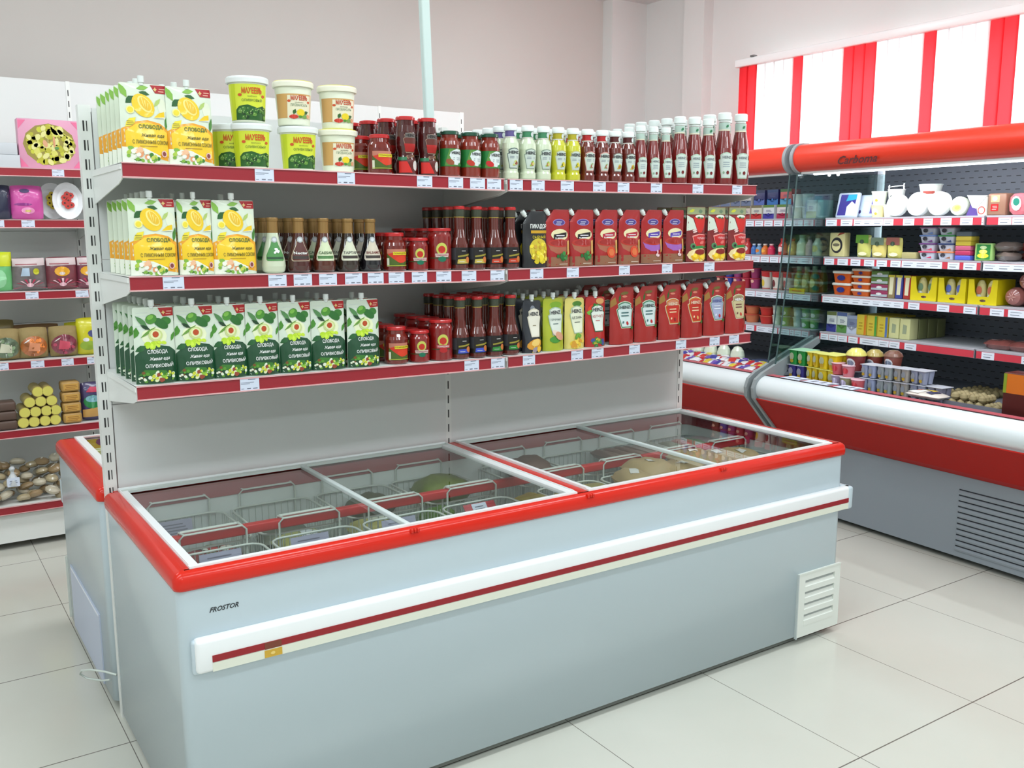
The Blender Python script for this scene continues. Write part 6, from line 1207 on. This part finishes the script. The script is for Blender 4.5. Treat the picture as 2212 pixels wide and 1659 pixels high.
t = MB(); t.box(-.028, .028, -.001, .001, 0, .045, PAPER); lines(t, -.02, .02, .01, .035, 3, lambda X, Z, e: (X, -.001-e, Z), INK, 0); put('price_card', t, -.062, 2.905, .315, 'white price card stuck in the gingerbread heap', 'price card')
b = MB(); b.lathe([(0, 0), (.03, .004), (.028, .03), (.010, .06), (.008, .07), (.014, .085), (.010, .095), (0, .098)], M((200, 204, 206), .3, name='twisted_bag_neck'), 12); put('tied_bag_top', b, -.062, 2.93, .315, 'tied neck of a clear bag above the gingerbread price card', 'plastic bag')

# ------------------------------------------------------------------ frozen goods in the baskets
FG = 'frozen goods in the baskets'
def froz(name, x, y, z, w_, d, h, c, lab, cat, seed, art=None, nz=.3, rz=.0, rx=0.):
    b = pillow(w_, d, h, M(c, .45, name='frost_%s' % name, noise=nz, scale=45), seed, art=art); put(name, b, x, y if y > .45 else y+.06, z+.165, lab, cat, FG, (), rz, rx)
def pap(x, y, z, lab, w_=.12, h=.05, c=(176, 176, 200)):
    t = MB(); t.box(-w_/2, w_/2, -.001, .001, 0, h, C(*c)); lines(t, -w_*.42, w_*.42, .006, h-.006, 4, lambda X, Z, e: (X, -.001-e, Z), C(120, 120, 140), 0); put('price_card', t, x, y, z, lab, 'price card', 'price cards hung inside the baskets', (), 0, -.25)
froz('vegetable_bag', .25, .585, .375, .19, .15, .07, (150, 60, 60), 'bag with red and green vegetables in the first rear basket', 'frozen bag', 1, lambda b, mp: (blob(b, .0, .0, .06, mp, [C(90, 130, 60), C(176, 50, 50), C(206, 206, 196)], 16, 1, 3, .25),))
froz('dumpling_bag', .53, .575, .38, .17, .14, .07, (190, 190, 110), 'pale yellow frozen bag, second rear basket', 'frozen bag', 2, lambda b, mp: b.decal([(-.01, -.04), (.05, -.03), (.06, .02), (.0, .01)], mp, C(214, 222, 226), 1))
froz('dumpling_bag', .80, .565, .38, .20, .14, .075, (196, 190, 110), 'pale yellow frozen bag, third rear basket', 'frozen bag', 3, lambda b, mp: b.decal([(-.04, -.03), (.03, -.04), (.04, .03), (-.03, .03)], mp, C(216, 220, 200), 1))
froz('vegetable_bag', .86, .28, .38, .12, .18, .07, (80, 140, 50), 'green vegetable bag, third front basket', 'frozen bag', 4)
froz('vegetable_bag', 1.02, .545, .38, .12, .13, .075, (90, 140, 40), 'lime green bag, near side of the fourth rear basket', 'frozen bag', 5)
froz('meat_bag', 1.10, .28, .40, .13, .18, .07, (130, 90, 80), 'brownish frozen bag, fourth front basket', 'frozen bag', 6)
froz('vegetable_bag', 1.12, .71, .42, .20, .15, .10, (120, 140, 30), 'large green bag at the rear of the fourth basket column', 'frozen bag', 7); froz('vegetable_bag', .84, .725, .40, .16, .12, .09, (90, 96, 60), 'dull green bag, third rear basket', 'frozen bag', 8); froz('meat_bag', .53, .72, .36, .18, .12, .07, (120, 126, 110), 'grey green bag, second rear basket', 'frozen bag', 9)
froz('pastry_box', 1.27, .25, .46, .10, .2, .05, (190, 176, 90), 'yellowish box between the two lid openings', 'frozen box', 10)
for i, (x, y, z, s_) in enumerate(((1.64, .18, .49, 1.), (1.74, .22, .51, 1.2), (1.84, .16, .50, 1.3), (1.94, .20, .52, 1.25), (2.06, .20, .50, 1.1), (2.16, .18, .50, .9))):
    froz('dumpling_bag', x, y, z, .13*s_, .17, .075, (190, 166, 120), 'beige frozen dumpling bag, %s from the centre bar' % ORD[i+1], 'frozen bag', 20+i, lambda b, mp: b.decal([(-.03, -.03), (.0, -.035), (.01, .0), (-.02, .01)], mp, C(226, 226, 220), 1), .2, .3*(i % 3-1))
froz('cheese_bread', 1.52, .26, .44, .22, .22, .06, (176, 170, 110), 'flat yellowish frozen pack, fifth front basket', 'frozen bag', 31); froz('meat_bag', 1.50, .70, .45, .16, .14, .09, (110, 76, 56), 'brown frozen lump, fifth rear basket', 'frozen meat', 32)
for i in range(5): froz('frozen_sausage', 1.88+.055*i, .66, .47, .045, .24, .04, (140, 110, 96), 'frozen brown roll in the rear basket, %s of five' % ORD[i+1], 'frozen roll', 40+i)
for i in range(9):
    c = ((190, 110, 130), (110, 110, 160), (206, 190, 110), (150, 110, 140), (200, 196, 206))[i % 5]; froz('ice_cream_pack', 2.235+.058*(i % 3), .13+.085*(i//3), .47, .052, .08, .045, c, 'small coloured ice cream pack at the right end, %s of nine' % ORD[i+1], 'ice cream', 60+i, None, .3, i*.4)
for i in range(4): froz('ice_cream_pack', 2.215+.062*i, .66, .46, .056, .16, .05, ((150, 160, 140), (196, 140, 130), (150, 170, 140), (206, 190, 190))[i], 'ice cream pack in the last rear basket, %s of four' % ORD[i+1], 'ice cream', 80+i)
for i, (x, y) in enumerate(((.19, .785), (.23, .410), (.50, .410), (.80, .410))): pap(x, y, .602, 'lilac price card in a wire basket, %s from the left end' % ORD[i+1])
t = MB(); t.box(-.060, .060, -.001, .001, 0, .052, C(180, 36, 50)); t.box(-.030, .026, -.002, -.001, .002, .050, PAPER); lines(t, -.026, .022, .008, .045, 4, lambda X, Z, e: (X, -.002-e, Z), INK, 0); put('price_card', t, 1.085, .360, .622, 'white price card on red holder in the fourth basket', 'price card', None, (), 0, -.75)
